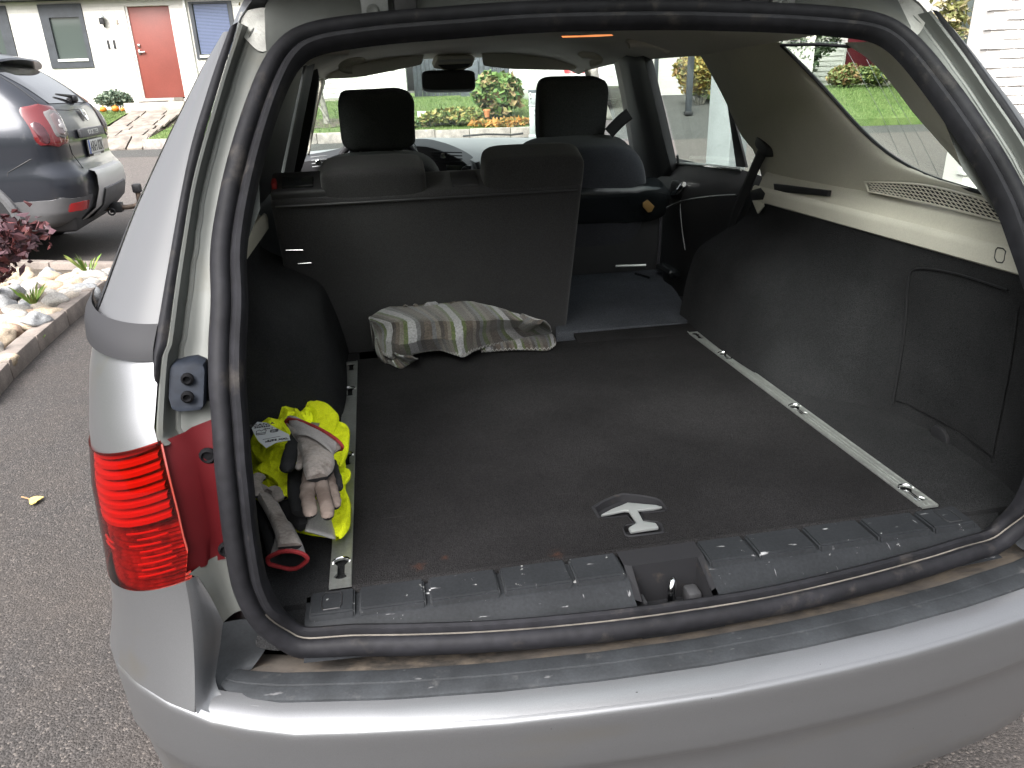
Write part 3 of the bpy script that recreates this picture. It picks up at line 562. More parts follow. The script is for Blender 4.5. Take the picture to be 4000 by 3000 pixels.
weed('green weed tuft in the middle of the pale stones', (-2.614,4.105,0.16), 46, .1, 1); weed('green weed at the far kerb of the stone bed', (-2.619,5.132,0.12), 40, .13, 2); weed('small weed on the asphalt at the kerb joint', (-2.468,3.645,0.01), 24, .06, 3)
lf = thing('fallen_leaf', 'yellow fallen leaf lying alone on the dark asphalt', 'leaf', (-1.731,1.679,0.004))
prism('blade', [(-1.749,1.677,0.008),(-1.748,1.693,0.008),(-1.735,1.7,0.008),(-1.717,1.696,0.008),(-1.704,1.689,0.008),(-1.709,1.674,0.008),(-1.716,1.662,0.008),(-1.715,1.652,0.008),(-1.725,1.641,0.008),(-1.736,1.647,0.008)], (0, 0, .003), mat("yellow_leaf", (.7, .52, .15), rough=.6, var=(60, .15)), lf); tube('stalk', [(-1.788,1.713,0.008),(-1.766,1.698,0.008),(-1.743,1.682,0.008)], .0025, mat("leaf_stalk", (.35, .2, .1)), lf, 6)

# ================================================================ the estate car
m_silver = mat("silver_paint", (.2, .204, .214), rough=.4, metal=.75, coat=.25, fine=(900, .06), var=(1.5, .03), dirt=(3.2, .66, .86, (.33, .31, .29), .5))
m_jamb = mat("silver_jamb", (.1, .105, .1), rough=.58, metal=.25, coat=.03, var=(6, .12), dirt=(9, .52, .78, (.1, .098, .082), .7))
m_dglass = mat("dark_panel_glass", (.09, .092, .098), rough=.4, spec=.2, coat=.05)
m_rub = mat("rubber_seal", (.0125, .0125, .015), rough=.65, spec=.17, var=(5, .3), fine=(60, .2), dirt=(14, .58, .85, (.07, .062, .055), .8))
m_pad = mat("bumper_pad", (.026, .0285, .032), rough=.7, spec=.25, var=(14, .25), fine=(250, .12), bump=(300, .15, .001), dirt=(25, .6, .72, (.06, .06, .062), .8))
m_gut = mat("dirty_gutter", (.07, .06, .052), rough=.9, var=(10, .5), dirt=(16, .45, .62, (.13, .105, .08), .95), bump=(60, .4, .003))
m_trim = mat("sill_plastic", (.016, .0175, .02), rough=.65, spec=.22, var=(8, .15), fine=(200, .15), bump=(350, .2, .0008), dirt=(55, .66, .7, (.3, .3, .3), .6))
def carpetmat(name, c, sc=330):
    m = mat(name, c, rough=1, spec=.04, var=(2.2, .25), fine=(sc, .5), bump=(sc * .8, 1, .006), sheen=0, dirt=(90, .74, .8, tuple(k * 3 for k in c)))
    return m
m_carpet = carpetmat("load_carpet", (.0232, .0224, .0233), 600); m_side = carpetmat("side_carpet", (.037, .0375, .0395), 700); m_greyc = carpetmat("seat_back_carpet", (.078, .083, .096), 520)
m_fabh = mat("restraint_fabric", (.1, .1, .105), rough=.95, spec=.1, fine=(500, .4), bump=(600, .4, .001))  # seat cloth made lighter in colour because the front restraints stand backlit
m_fab = mat("seat_fabric", (.045, .045, .054), rough=.95, spec=.15, fine=(500, .4), var=(5, .12), bump=(600, .4, .001), sheen=.3)
m_fabk = mat("seat_back_fabric", (.039, .038, .04), rough=.95, spec=.15, fine=(480, .35), var=(3, .1), bump=(600, .4, .001), sheen=.25)
m_beige = mat("beige_trim", (.6, .58, .5), rough=.6, var=(4, .05), bump=(260, .2, .0008), fine=(300, .05), dirt=(5, .68, .85, (.3, .27, .22)))
m_head = mat("headliner_cloth", (.66, .645, .58), rough=.95, spec=.1, fine=(400, .1), var=(3, .05), bump=(400, .3, .001))
m_dpl = mat("dark_trim_plastic", (.036, .036, .039), rough=.55, bump=(300, .15, .0006), var=(6, .1))
m_gloss = mat("black_vinyl", (.014, .016, .018), rough=.22, bump=(18, .25, .006), spec=.6)
m_dash = mat("grey_dash", (.22, .23, .235), rough=.5, bump=(300, .15, .0006)); m_chrome = mat("chrome", (.75, .75, .76), rough=.12, metal=1)
m_glass = glassmat("car_glass", (.91, .965, .93), .8); m_wglass = glassmat("windscreen_glass", (.86, .94, .89), 1.0)
m_red = mat("red_lens", (.13, .004, .004), rough=.12, coat=.7, spec=.5, var=(18, .25), bump=(160, .25, .001)); m_red2 = mat("red_lamp_body", (.07, .004, .006), rough=.5, spec=.2, coat=.05, var=(5, .15)); m_pink = mat("pale_red_rib", (.25, .04, .03), rough=.12, coat=1)
def scuffs(m, col, rotz, scale, lo, hi):
    """pale scrape marks worn into a plastic surface"""
    t = m.node_tree; b = t.nodes["Principled BSDF"]; L = t.links.new; old = b.inputs['Base Color'].links[0].from_socket
    tc = t.nodes.new("ShaderNodeTexCoord"); mp = t.nodes.new("ShaderNodeMapping"); mp.inputs['Rotation'].default_value = (0, 0, rotz); mp.inputs['Scale'].default_value = scale; L(tc.outputs['Object'], mp.inputs['Vector'])
    n = t.nodes.new("ShaderNodeTexNoise"); n.inputs['Scale'].default_value = 1; n.inputs['Detail'].default_value = 3; L(mp.outputs[0], n.inputs['Vector']); rp = ramp(t, [(lo, (0, 0, 0)), (hi, (1, 1, 1))]); L(n.outputs['Fac'], rp.inputs[0])
    mx = t.nodes.new("ShaderNodeMix"); mx.data_type = 'RGBA'; L(rp.outputs[0], mx.inputs['Factor']); L(old, mx.inputs['A']); mx.inputs['B'].default_value = (*col, 1); L(mx.outputs['Result'], b.inputs['Base Color'])
def stains(m, spots, col):
    """small soaked-in stains at given places"""
    t = m.node_tree; b = t.nodes["Principled BSDF"]; L = t.links.new; tc = t.nodes.new("ShaderNodeTexCoord"); n = t.nodes.new("ShaderNodeTexNoise"); n.inputs['Scale'].default_value = 110; L(tc.outputs['Object'], n.inputs['Vector'])
    for p, r_ in spots:
        old = b.inputs['Base Color'].links[0].from_socket; d = t.nodes.new("ShaderNodeVectorMath"); d.operation = 'DISTANCE'; L(tc.outputs['Object'], d.inputs[0]); d.inputs[1].default_value = p
        k = t.nodes.new("ShaderNodeMath"); k.operation = 'MULTIPLY_ADD'; L(n.outputs['Fac'], k.inputs[0]); k.inputs[1].default_value = r_ * 1.6; L(d.outputs['Value'], k.inputs[2])
        rp = ramp(t, [(r_ * .9, (.75, .75, .75)), (r_ * 1.6, (0, 0, 0))]); L(k.outputs[0], rp.inputs[0]); mx = t.nodes.new("ShaderNodeMix"); mx.data_type = 'RGBA'; L(rp.outputs[0], mx.inputs['Factor']); L(old, mx.inputs['A']); mx.inputs['B'].default_value = (*col, 1); L(mx.outputs['Result'], b.inputs['Base Color'])
scuffs(m_silver, (.06, .06, .062), .2, (75, 75, 75), .765, .775); scuffs(m_silver, (.2, .19, .17), .1, (2.2, 14, 9), .6, .8); scuffs(m_trim, (.32, .32, .33), .5, (26, 120, 40), .70, .78); scuffs(m_trim, (.3, .3, .31), -.7, (120, 22, 40), .72, .8); scuffs(m_pad, (.1, .1, .105), .3, (30, 90, 40), .7, .76)
stains(m_carpet, [((-0.393,0.075,0.631), .016), ((-0.166,0.056,0.631), .018), ((-0.35,0.088,0.631), .009)], (.06, .03, .022)); scuffs(m_carpet, (.05, .046, .045), 1.25, (5, 130, 5), .72, .8)
m_lens = glassmat('red_lens_clear', (.57, .05, .035), .8); m_lampin = mat('lamp_reflector', (.36, .34, .33), rough=.3, metal=.3, var=(60, .35), bump=(240, .5, .002)); m_lampw = mat('lamp_rib_white', (.75, .68, .64), rough=.35)
m_screw = mat("screw_black", (.006, .006, .007), rough=.8, spec=.08)
m_redhot = mat("bright_red_rib", (.5, .012, .01), rough=.1, coat=1)
ZS = [.3, .55, .65, .75, .9, 1.0, 1.1, 1.2, 1.3, 1.38, 1.44, 1.7]; YS = [-.06, -.06, -.063, -.06, -.042, -.005, .055, .135, .22, .29, .345, .59]
def prof(z): return itp(z, ZS, YS)
BZ = [.2, .3, .45, .6, .7, .9, .97, 1.02, 1.07, 1.1, 1.2, 1.3, 1.4, 1.47]; BX = [.79, .82, .874, .86, .85, .845, .84, .832, .814, .80, .757, .705, .65, .60]
def bodyx(z): return itp(z, BZ, BX)
car = thing('estate_car', 'silver estate car with its tailgate raised and load space open', 'car', (0, 2.0, 0))
def both(o): mirror(o); return o
def at_z(P, z):
    P = sorted([Vector(p) for p in P], key=lambda p: p.z); zs = [p.z for p in P]
    return itp(z, zs, [p.x for p in P]), itp(z, zs, [p.y for p in P])
def corner(z, xe, ye, n=10, ry=.2, out=0, side=None):
    xs = -(side if side is not None else bodyx(z)) - out
    return [V(xe + (xs - xe) * math.sin(k / n * math.pi / 2), ye - out + (ry + out) * (1 - math.cos(k / n * math.pi / 2)), z) for k in range(n + 1)]
EDGE = [(-0.583,0.339,1.455),(-0.589,0.319,1.434),(-0.604,0.278,1.389),(-0.619,0.237,1.343),(-0.636,0.194,1.292),(-0.652,0.143,1.233),(-0.669,0.071,1.145),(-0.685,0.011,1.061),(-0.692,0.002,1.046),(-0.706,-0.041,0.957),(-0.699,-0.045,0.947)]
STRIP = [(-0.595,0.33,1.447),(-0.601,0.314,1.431),(-0.617,0.276,1.389),(-0.633,0.236,1.343),(-0.649,0.192,1.293),(-0.663,0.142,1.234),(-0.681,0.07,1.146),(-0.699,0.01,1.062),(-0.701,0.003,1.05),(-0.706,-0.043,0.957)]
# -- rear quarter panels and the glass that wraps round the rear pillars
rows = []
for z in [.95 + .108 * i / 6 for i in range(7)]:
    xe, ye = at_z(EDGE, z); xe -= .003; kd = .046 * (1 - (z - .95) / .108); c = [V(p.x, p.y, p.z - kd * math.sin(k / 20 * math.pi / 2)) for k, p in enumerate(corner(z, xe, ye - .001, 20))]; rows.append(c + [V(-bodyx(z) - .003, y, z - kd) for y in (.4, .8, 1.2, 2, 3, 4.2)])
both(grid('quarter_panel', rows, m_silver, car))
rows = [[V(-bodyx(z) + .004, y, z) for y in (.22, .4, .8, 1.2, 2, 3, 3.8, 4.3, 4.55)] for z in (.22, .3, .45, .6, .75, .87, .93)]
for r_ in rows: r_[-1].x *= .8
both(grid('side_panel', rows, m_silver, car))
rows = []
for z in [1.066 + .376 * i / 16 for i in range(17)]:
    xe, ye = at_z(STRIP, z); c = corner(z, xe, ye, 20, .16); rows.append(c)
gl_ = both(grid('pillar_glass', [r_[:14] for r_ in rows], m_dglass, car))
both(grid('side_window_edge', [[p + V(-.0015, -.0015, 0) for p in r_[13:]] for r_ in rows], mat("side_window_black", (.022, .022, .025), rough=.45, spec=.15), car))
rows = []
for z, ry_ in ((1.045, .2), (1.052, .195), (1.062, .18), (1.072, .165), (1.08, .16), (1.086, .16)):
    xe, ye = at_z(STRIP, z); rows.append([V(p.x, p.y, p.z + .022 * (k / 20) ** 1.5) for k, p in enumerate(corner(z, xe, ye, 20, ry_, .004 + .003 * math.sin((z - 1.045) / .041 * math.pi)))])
both(grid('window_gasket', rows, mat("gasket_black", (.03, .03, .033), rough=.6, spec=.15), car))
a, b = smoothcurve(STRIP, 40), smoothcurve(EDGE, 40); o_ = V(0, -.006, 0)
both(grid('pillar_gasket', [[p.lerp(q, t) + o_ * math.sin(math.pi * t) + V(0, -.002, 0) for t in (0, .15, .35, .5, .65, .85, 1)] for p, q in zip(a[:35], b[:35])], m_rub, car))
both(tube('window_trim', [(-0.83,0.229,1.035),(-0.818,0.249,1.069),(-0.788,0.254,1.138),(-0.766,0.276,1.189),(-0.751,0.305,1.219),(-0.717,0.349,1.285)], .005, m_black, car, 6, 4))
# -- inner jamb with its water channel
SO = [(-0.527,0.337,1.427),(-0.537,0.329,1.419),(-0.545,0.319,1.408),(-0.558,0.295,1.382),(-0.569,0.273,1.356),(-0.589,0.22,1.295),(-0.609,0.163,1.228),(-0.62,0.112,1.166),(-0.629,0.064,1.106),(-0.635,0.031,1.053),(-0.639,0.002,1.005),(-0.641,-0.019,0.952),(-0.64,-0.024,0.937)]
e_, s_ = smoothcurve([EDGE[0]] + EDGE[1:], 44), smoothcurve(SO, 44); rows = []
for p, q in zip(e_, s_):
    row = []
    for t, dy in ((0, 0), (.04, -.003), (.12, -.002), (.16, .012), (.2, .022), (.3, .027), (.34, .021), (.4, .02), (.5, .022), (.75, .018), (.92, .012), (1, .012), (1.1, .02)):
        v = p.lerp(q, t) + V(0, dy, 0); row.append(v + V(0, noise.noise(v * 14) * .0015, 0))
    rows.append(row)
both(grid('door_jamb', rows, m_jamb, car))
both(tube('sealer_bead', [p.lerp(q, .315) + V(noise.noise(p * 30) * .002, .022, 0) for p, q in zip(e_, s_)], .0035, m_jamb, car, 6))
for sgn in (1, -1): grid('pillar_backing', [[V(sgn * x, prof(z) + .045, z) for x in (-.69 if z < 1.2 else -bodyx(z) + .06, -.66 if z < 1.2 else -bodyx(z) + .08, -.62 if z < 1.2 else -.57 + .4 * max(0, z - 1.3))] for z in (.8, .9, 1.0, 1.1, 1.2, 1.3, 1.4)], m_jamb, car)
# roof corner: cracked grey sealer where roof meets pillar
rc = coons([(-0.585,0.396,1.472),(-0.55,0.402,1.479),(-0.5,0.409,1.487)], [(-0.59,0.365,1.448),(-0.558,0.334,1.415),(-0.528,0.344,1.426)], [(-0.582,0.374,1.471),(-0.586,0.363,1.459),(-0.588,0.352,1.447)], [(-0.499,0.4,1.486),(-0.509,0.371,1.455),(-0.528,0.344,1.426)], 16, 12)
both(grid('roof_corner', [[p + V(0, noise.noise(p * 40) * .004, noise.noise(p * 33) * .003) for p in r_] for r_ in rc], mat("cracked_sealer", (.33, .33, .31), rough=.75, var=(20, .2), bump=(50, .6, .006), dirt=(28, .54, .64, (.09, .085, .06), .9)), car))
ra_ = lerp_rows([[(-0.602,0.361,1.435),(-0.597,0.378,1.454),(-0.591,0.393,1.47),(-0.582,0.41,1.488),(-0.572,0.428,1.507),(-0.555,0.456,1.536)], [(-0.592,0.333,1.432),(-0.587,0.349,1.45),(-0.58,0.364,1.466),(-0.569,0.38,1.482),(-0.556,0.396,1.499),(-0.531,0.42,1.525)], [(-0.587,0.359,1.434),(-0.581,0.374,1.45),(-0.571,0.39,1.467),(-0.552,0.406,1.483),(-0.528,0.421,1.499),(-0.49,0.441,1.521)], [(-0.583,0.391,1.435),(-0.572,0.405,1.451),(-0.557,0.42,1.466),(-0.532,0.432,1.479),(-0.495,0.443,1.491),(-0.456,0.46,1.509)]], 14)
both(grid('roof_edge', ra_, m_silver, car))
# -- weatherstrip round the opening
HL = [(0, 1.477), (.12, 1.476), (.2, 1.473), (.34, 1.465), (.42, 1.458), (.47, 1.451), (.505, 1.440), (.528, 1.424), (.546, 1.402), (.567, 1.362), (.594, 1.294), (.615, 1.225), (.628, 1.16)] + [(-p[0], p[2]) for p in [(-0.629,0.057,1.102),(-0.635,0.027,1.054),(-0.638,-0.001,1.006),(-0.639,-0.021,0.956),(-0.641,-0.039,0.908),(-0.643,-0.047,0.86),(-0.645,-0.053,0.811),(-0.645,-0.06,0.75),(-0.643,-0.061,0.72),(-0.634,-0.062,0.679),(-0.621,-0.063,0.651),(-0.601,-0.062,0.625),(-0.572,-0.062,0.603)]] + [(.5, .606), (.42, .604), (.3, .602), (.15, .6)]
def oy(x, z): return prof(z) - .062 * max(0, 1 - (x / .575) ** 2) * max(0, min(1, (.72 - z) / .08))
loop = [V(x, oy(x, z), z) for x, z in HL] + [V(0, oy(0, .6), .6)] + [V(-x, oy(x, z), z) for x, z in HL[:0:-1]]
loop = resample(catmull(loop, 6, True) + [loop[0]], 321)[:-1]
def loopframe(P, i):
    n = len(P); t = (P[(i + 1) % n] - P[(i - 1) % n]).normalized(); z = P[i].z
    sl = (prof(z + .01) - prof(z - .01)) / .02; N = V(0, -1, sl).normalized(); k = max(0, min(1, (.70 - z) / .08)); N = N.lerp(V(0, -.62, .78), k).normalized()
    inn = t.cross(N).normalized()
    if inn.dot(V(0, .6, 1.05) - P[i]) < 0: inn = -inn
    return inn, N
def sweep(name, prof2, m, zmax=9):
    rows = []; inset = 0; k0 = next(i for i, p in enumerate(loop) if p.z < zmax)
    for i, p in enumerate(loop):
        if p.z > zmax: continue
        a, N = loopframe(loop, i); w = 1 + .05 * noise.noise(p * 6); rows.append([p + a * (u + inset) * w + N * v for u, v in prof2])
    return grid(name, rows, m, car, closed_u=zmax > 5)
sweep('weatherstrip', [(-.004, -.012), (-.003, .003), (.002, .010), (.009, .0138), (.016, .013), (.0205, .008), (.0225, .001), (.0235, .001), (.026, .006), (.031, .0095), (.0365, .008), (.0395, .002), (.0405, -.008), (.04, -.02)], m_rub)
sweep('flange_edge', [(.0208, .0035), (.0224, .0042), (.024, .0035)], mat("dusty_flange", (.1, .09, .078), rough=.85, var=(12, .5)), .68)
# -- roof flange, roof skin, hinges, raised tailgate
top = [p for p in loop if p.z > 1.40]; top.sort(key=lambda p: p.x)
grid('roof_flange', [[p + V(0, .0, -.004) for p in top], [p + V(0, .018, .004) for p in top], [p + V(0, .03, .03) for p in top], [p + V(0, .055, .055) for p in top], [p + V(0, .075, .075) for p in top], [p + V(0, .1, .085) for p in top]], m_jamb, car)
grid('roof_skin', [[V(x, y, z0 - .08 * (abs(x) / .6) ** 2.4) for x in [-.6 + 1.2 * i / 16 for i in range(17)]] for y, z0 in ((.42, 1.545), (.7, 1.565), (1.4, 1.575), (2.2, 1.565), (2.75, 1.535))], m_silver, car, thick=-.01)
for sx in (-1, 1):
    h = prism('hinge', [V((-.377 if sx < 0 else .318) + x, .366, z) for x, z in ((-.022, 1.455), (.02, 1.455), (.022, 1.53), (-.018, 1.53), (-.022, 1.522))], (0, .012, 0), m_silver, car, .003)
    lathe('hinge_bolt', [(.0105, 0), (.0105, .005), (.007, .009), (.004, .007)], m_jamb, h, 12, ((-.377 if sx < 0 else .318) - .004, .366, 1.469), Matrix.Rotation(R(90), 4, 'X'))
    box('hinge_arm', ((-.33 if sx < 0 else .27) - .018, .362, 1.462), ((-.33 if sx < 0 else .27) + .018, .45, 1.56), m_black, car, .004)
TG = [(.44, 1.565), (.2, 1.66), (-.05, 1.755), (-.3, 1.85), (-.5, 1.915), (-.62, 1.93), (-.85, 1.9), (-1.02, 1.86)]
def tgrow(y, z, w, d): return [V(x, y, z + d - .05 * (abs(x) / .6) ** 3) for x in [-w + 2 * w * i / 12 for i in range(13)]]
tg = grid('tailgate', [tgrow(y, z, .6 + .05 * (i + 4) / 7, 0) for i, (y, z) in enumerate(TG[4:])], m_silver, car, thick=.02)
grid('tailgate_window', [tgrow(y, z, .56, .005) for y, z in TG[1:5]], m_glass, tg)
for sx in (-1, 1): grid('tailgate_side', [[V(sx * (x + .01 * i), y, z - .03) for x in (.54, .6, .63)] for i, (y, z) in enumerate(TG[:5])], m_silver, tg, thick=.02)
grid('tailgate_header', [tgrow(y, z, .6, 0) for y, z in TG[:2]], m_silver, tg, thick=.02)
grid('tailgate_trim', [tgrow(y, z, .56, -.045) for y, z in TG[4:]], m_beige, tg); grid('tailgate_frame', [tgrow(y, z, .57, -.03) for y, z in TG[:2]], m_beige, tg)
# -- tail lamp
lrows = [(-0.699,-0.045,0.952),(-0.698,-0.045,0.95),(-0.696,-0.054,0.926),(-0.693,-0.064,0.898),(-0.691,-0.068,0.866),(-0.69,-0.072,0.834),(-0.688,-0.075,0.811),(-0.692,-0.077,0.791),(-0.698,-0.08,0.767)]
def lampedge(z): return at_z(lrows, z)
LZ = [.768 + .187 * i / 26 for i in range(27)]
for sgn in (1, -1):
    def lp(c): return [V(p.x * sgn, p.y, p.z) for p in c]
    dropz = lambda c, z: [V(p.x, p.y, p.z - .046 * math.sin(k / (len(c) - 1) * math.pi / 2)) for k, p in enumerate(c)]
    lamp = grid('tail_lamp', [lp(dropz(corner(z, *lampedge(z), 20, .2, .003), z)) for z in LZ], m_lens, car)
    grid('reflector', [lp(dropz(corner(z, lampedge(z)[0] + .002, lampedge(z)[1] + .02, 28, .19, -.003 + (.002 if z < .85 else 0) * math.sin(i * 2.6)), z)) for i, z in enumerate([.705 + .255 * i / 100 for i in range(101)])], m_lampin, lamp)
    for i in range(8):
        z = .945 - i * .0128; hrow = []
        for dz, o_ in ((-.004, .02), (-.0034, .008), (.0026, .008), (.0032, .02)):
            xe, ye = lampedge(z); cc = corner(z + dz, xe - .012, ye + o_, 20, .195, -.002); hrow.append(lp(dropz(cc, z + dz)))
        grid('lens_rib', hrow, m_lampw, lamp)
    for i in range(8):
        z = .842 - i * .0088; xe, ye = lampedge(z); cc = dropz(corner(z, xe - .01, ye + .008, 40, .195, -.002), z); a = (2, 11) if i in (1, 3, 4, 6) else ((1, 12) if i % 2 else (4, 14))
        tube('lens_line', lp(cc[a[0]:a[1]]), .0014, m_lampw, lamp, 5)
        if i in (2, 3): tube('lens_line', lp(cc[20:27]), .0016, m_lampw, lamp, 5)
    inner = [(-0.638,-0.019,0.961),(-0.64,-0.03,0.933),(-0.64,-0.04,0.905),(-0.641,-0.045,0.873),(-0.642,-0.049,0.841),(-0.643,-0.053,0.807),(-0.645,-0.058,0.769)]; outer = [(-0.699,-0.043,0.95),(-0.696,-0.053,0.925),(-0.693,-0.062,0.897),(-0.691,-0.066,0.865),(-0.69,-0.07,0.832),(-0.688,-0.073,0.809),(-0.696,-0.077,0.775)]
    rows = [lp([Vector(a).lerp(Vector(b), t) + V(0, dy, 0) for t, dy in ((0, .0), (.06, .004), (.4, .006), (.5, .014), (.85, .014), (1.06, .012))]) for a, b in zip(outer, inner)]
    pl_ = grid('lamp_base', rows, m_red2, car)
    tube('lamp_seam', lp([Vector(p) + V(0, -.004, 0) for p in outer[:6]]), .0016, m_pink, pl_, 6)
    for p in [(-0.653,-0.034,0.917),(-0.648,-0.054,0.785)]: lathe('screw', [(.0115, 0), (.0115, .003), (.008, .006), (.006, .003), (.001, .003)], m_screw, pl_, 14, (sgn * p[0], p[1] + .008, p[2]), Matrix.Rotation(R(90), 4, 'X'))
# rubber tailgate buffers
for sgn in (1, -1):
    q = [V(p[0] * sgn, p[1], p[2]) for p in [(-0.687,0.001,1.03),(-0.682,0.005,1.037),(-0.655,0.006,1.038),(-0.644,0.003,1.033),(-0.642,-0.001,1.026),(-0.647,-0.023,0.984),(-0.651,-0.025,0.979),(-0.679,-0.025,0.98),(-0.688,-0.023,0.984),(-0.69,-0.017,0.999)]]
    bf = prism('rubber_buffer', q, (0, .03, 0), mat("buffer_rubber", (.012, .015, .022), rough=.65, spec=.15, fine=(90, .2)), car, .008)
    for p in [(-0.663,-0.009,1.02),(-0.664,-0.021,1)]: lathe('screw', [(.008, 0), (.008, .004), (.005, .006), (.003, .002)], m_screw, bf, 12, (p[0] * sgn, p[1], p[2]), Matrix.Rotation(R(90), 4, 'X'))
# -- bumper
def lipy(x):
    x = abs(x); return itp(x, [0, .15, .3, .45, .6, .69, .75, .80, .84, .865, .875], [-.222, -.218, -.207, -.189, -.162, -.135, -.102, -.062, -.012, .04, .1])
XB = [0, .1, .2, .3, .4, .5, .58, .64, .69, .72, .75, .78, .80, .82, .84, .855, .865]
plan = [(x, lipy(x)) for x in XB] + [(.872, .1), (.878, .2), (.878, .35)]
plan = [(-x, y) for x, y in plan[:0:-1]] + plan
def brow(off, z, bow=0):
    out = []
    for i, (x, y) in enumerate(plan):
        a = plan[max(0, i - 1)]; b = plan[min(len(plan) - 1, i + 1)]; t = V(b[0] - a[0], b[1] - a[1], 0).normalized(); n = V(-t.y, t.x, 0)
        zz = z(x) if callable(z) else z; out.append(V(x, y, zz) + n * off)
    return out
def crz(x): return .561 + .033 * max(0, min(1, (abs(x) - .6) / .2)) 
def crz2(x): return .46 + .012 * max(0, min(1, (abs(x) - .5) / .3))
both_b = [(.010, lambda x: crz(x) + .003), (.005, lambda x: crz(x) + .001), (.002, lambda x: crz(x) - .002), (.0006, lambda x: crz(x) - .006), (.0002, lambda x: crz(x) - .011), (.0002, lambda x: crz(x) - .02), (.001, .53), (.002, .50), (.003, lambda x: crz2(x) + .01), (.0045, lambda x: crz2(x) + .002), (.008, lambda x: crz2(x) - .006), (.013, lambda x: crz2(x) - .014), (.018, .41), (.024, .36), (.032, .30), (.046, .24), (.08, .205), (.13, .195)]
bmp = grid('bumper', [brow(o_, z) for o_, z in both_b], m_silver, car)
# bumper top ledge between the corner towers, with rubber pad and dirty gutter
XT = [-.70 + 1.40 * i / 60 for i in range(61)]
def trow(off, z): return [V(x, lipy(x) + off, z + (.006 if abs(x) > .6 else 0) * (abs(x) - .6) / .07) for x in XT]
grid('bumper_ledge', [trow(.0085, .5635), trow(.0115, .5655), trow(.018, .569), trow(.03, .5735), trow(.05, .576)], m_silver, bmp)
XP = [-.692 + 1.384 * i / 60 for i in range(61)]
def prow(off, z): return [V(x, lipy(x) + off + .024 * max(0, (abs(x) - .645) / .047) ** 2 * (1 if off < .06 else .3), z) for x in XP]
pad = grid('step_pad', [prow(.042, .574), prow(.043, .5785), prow(.047, .5805), prow(.066, .581), prow(.0675, .5785), prow(.069, .5785), prow(.0705, .581), prow(.093, .581), prow(.096, .579), prow(.097, .572)], m_pad, bmp)
grid('rain_gutter', [prow(.095, .577), prow(.11, .572), prow(.13, .562), prow(.15, .556), prow(.165, .55)], m_gut, bmp)
# corner towers under the lamps: from the lamp's lower edge they flare out to the bumper crease
for sgn in (1, -1):
    mir = lambda c: [V(p.x * sgn, p.y, p.z) for p in c]
    n = 24; xe, ye = lampedge(.768); P0 = [V(p.x, p.y, p.z - .046 * math.sin(k / n * math.pi / 2) - .0015) for k, p in enumerate(corner(.768, xe, ye, n, .2, .002))]
    P1 = []
    for k in range(n + 1):
        x = .712 + (.874 - .712) * math.sin(k / n * math.pi / 2); P1.append(V(-x, lipy(x) + .0035, crz(x) + .001))
    P1[-1].y = .12
    rows = []
    for j in range(15):
        v = j / 14; w = v ** 1.7; rows.append(mir([V(a.x + (b.x - a.x) * w, a.y + (b.y - a.y) * w, a.z + (b.z - a.z) * v) for a, b in zip(P0, P1)] + [V(-.87, .3, P0[-1].z + (P1[-1].z - P0[-1].z) * v)]))
    grid('bumper_corner', rows, m_silver, bmp)
    A = [V(r_[0].x * sgn, r_[0].y, r_[0].z) for r_ in rows[::3]] + [V(-.710, lipy(.71) + .004, .583), V(-.703, lipy(.703) + .0045, .576), V(-.69, lipy(.69) + .006, .571), V(-.66, lipy(.66) + .007, .569)]
    B = [Vector((-0.684,-0.073,0.765)), Vector((-0.676,-0.066,0.725)), Vector((-0.672,-0.049,0.668)), Vector((-0.681,-0.052,0.635)), Vector((-0.69,-0.064,0.602)), Vector((-0.691,-0.075,0.591)), Vector((-0.681,-0.094,0.582)), Vector((-0.657,-0.112,0.578)), Vector((-0.628,-0.121,0.577))]
    a_, b_ = resample(catmull(A, 5), 40), resample(catmull(B, 5), 40)
    grid('corner_inner', [mir([a, a.lerp(b, .1) + V(.003, .002, -.0005), a.lerp(b, .3) + V(.004, .006, -.001), a.lerp(b, .6) + V(.002, .006, -.001), a.lerp(b, .85) + V(0, .003, 0), b]) for a, b in zip(a_, b_)], m_silver, bmp)
    Cc = [Vector(p) for p in [(-0.646,-0.046,0.765),(-0.646,-0.049,0.728),(-0.641,-0.05,0.684)]]
    grid('lower_jamb', [mir([b.lerp(c, t) + V(0, .008 * math.sin(math.pi * t), 0) for t in (0, .25, .5, .75, 1.15)]) for b, c in zip(smoothcurve([Vector((-0.692,-0.08,0.775))] + B[:3], 8), smoothcurve([Vector((-0.646,-0.044,0.78))] + Cc, 8))], m_jamb, car)
    La, Lb = smoothcurve([(-.672, -.049, .668), (-.681, -.052, .635), (-.69, -.064, .602), (-.693, -.078, .584), (-.688, -.09, .576)], 14), smoothcurve([(-.618, -.06, .67), (-.622, -.04, .63), (-.632, -.03, .598), (-.645, -.035, .58), (-.655, -.05, .574)], 14)
    grid('pad_end', [mir([b.lerp(c, t) + V(0, .01 * math.sin(math.pi * t), -.004 * math.sin(math.pi * t)) for t in (-.01, .2, .4, .6, .8, 1.1)]) for b, c in zip(La, Lb)], m_pad, bmp)
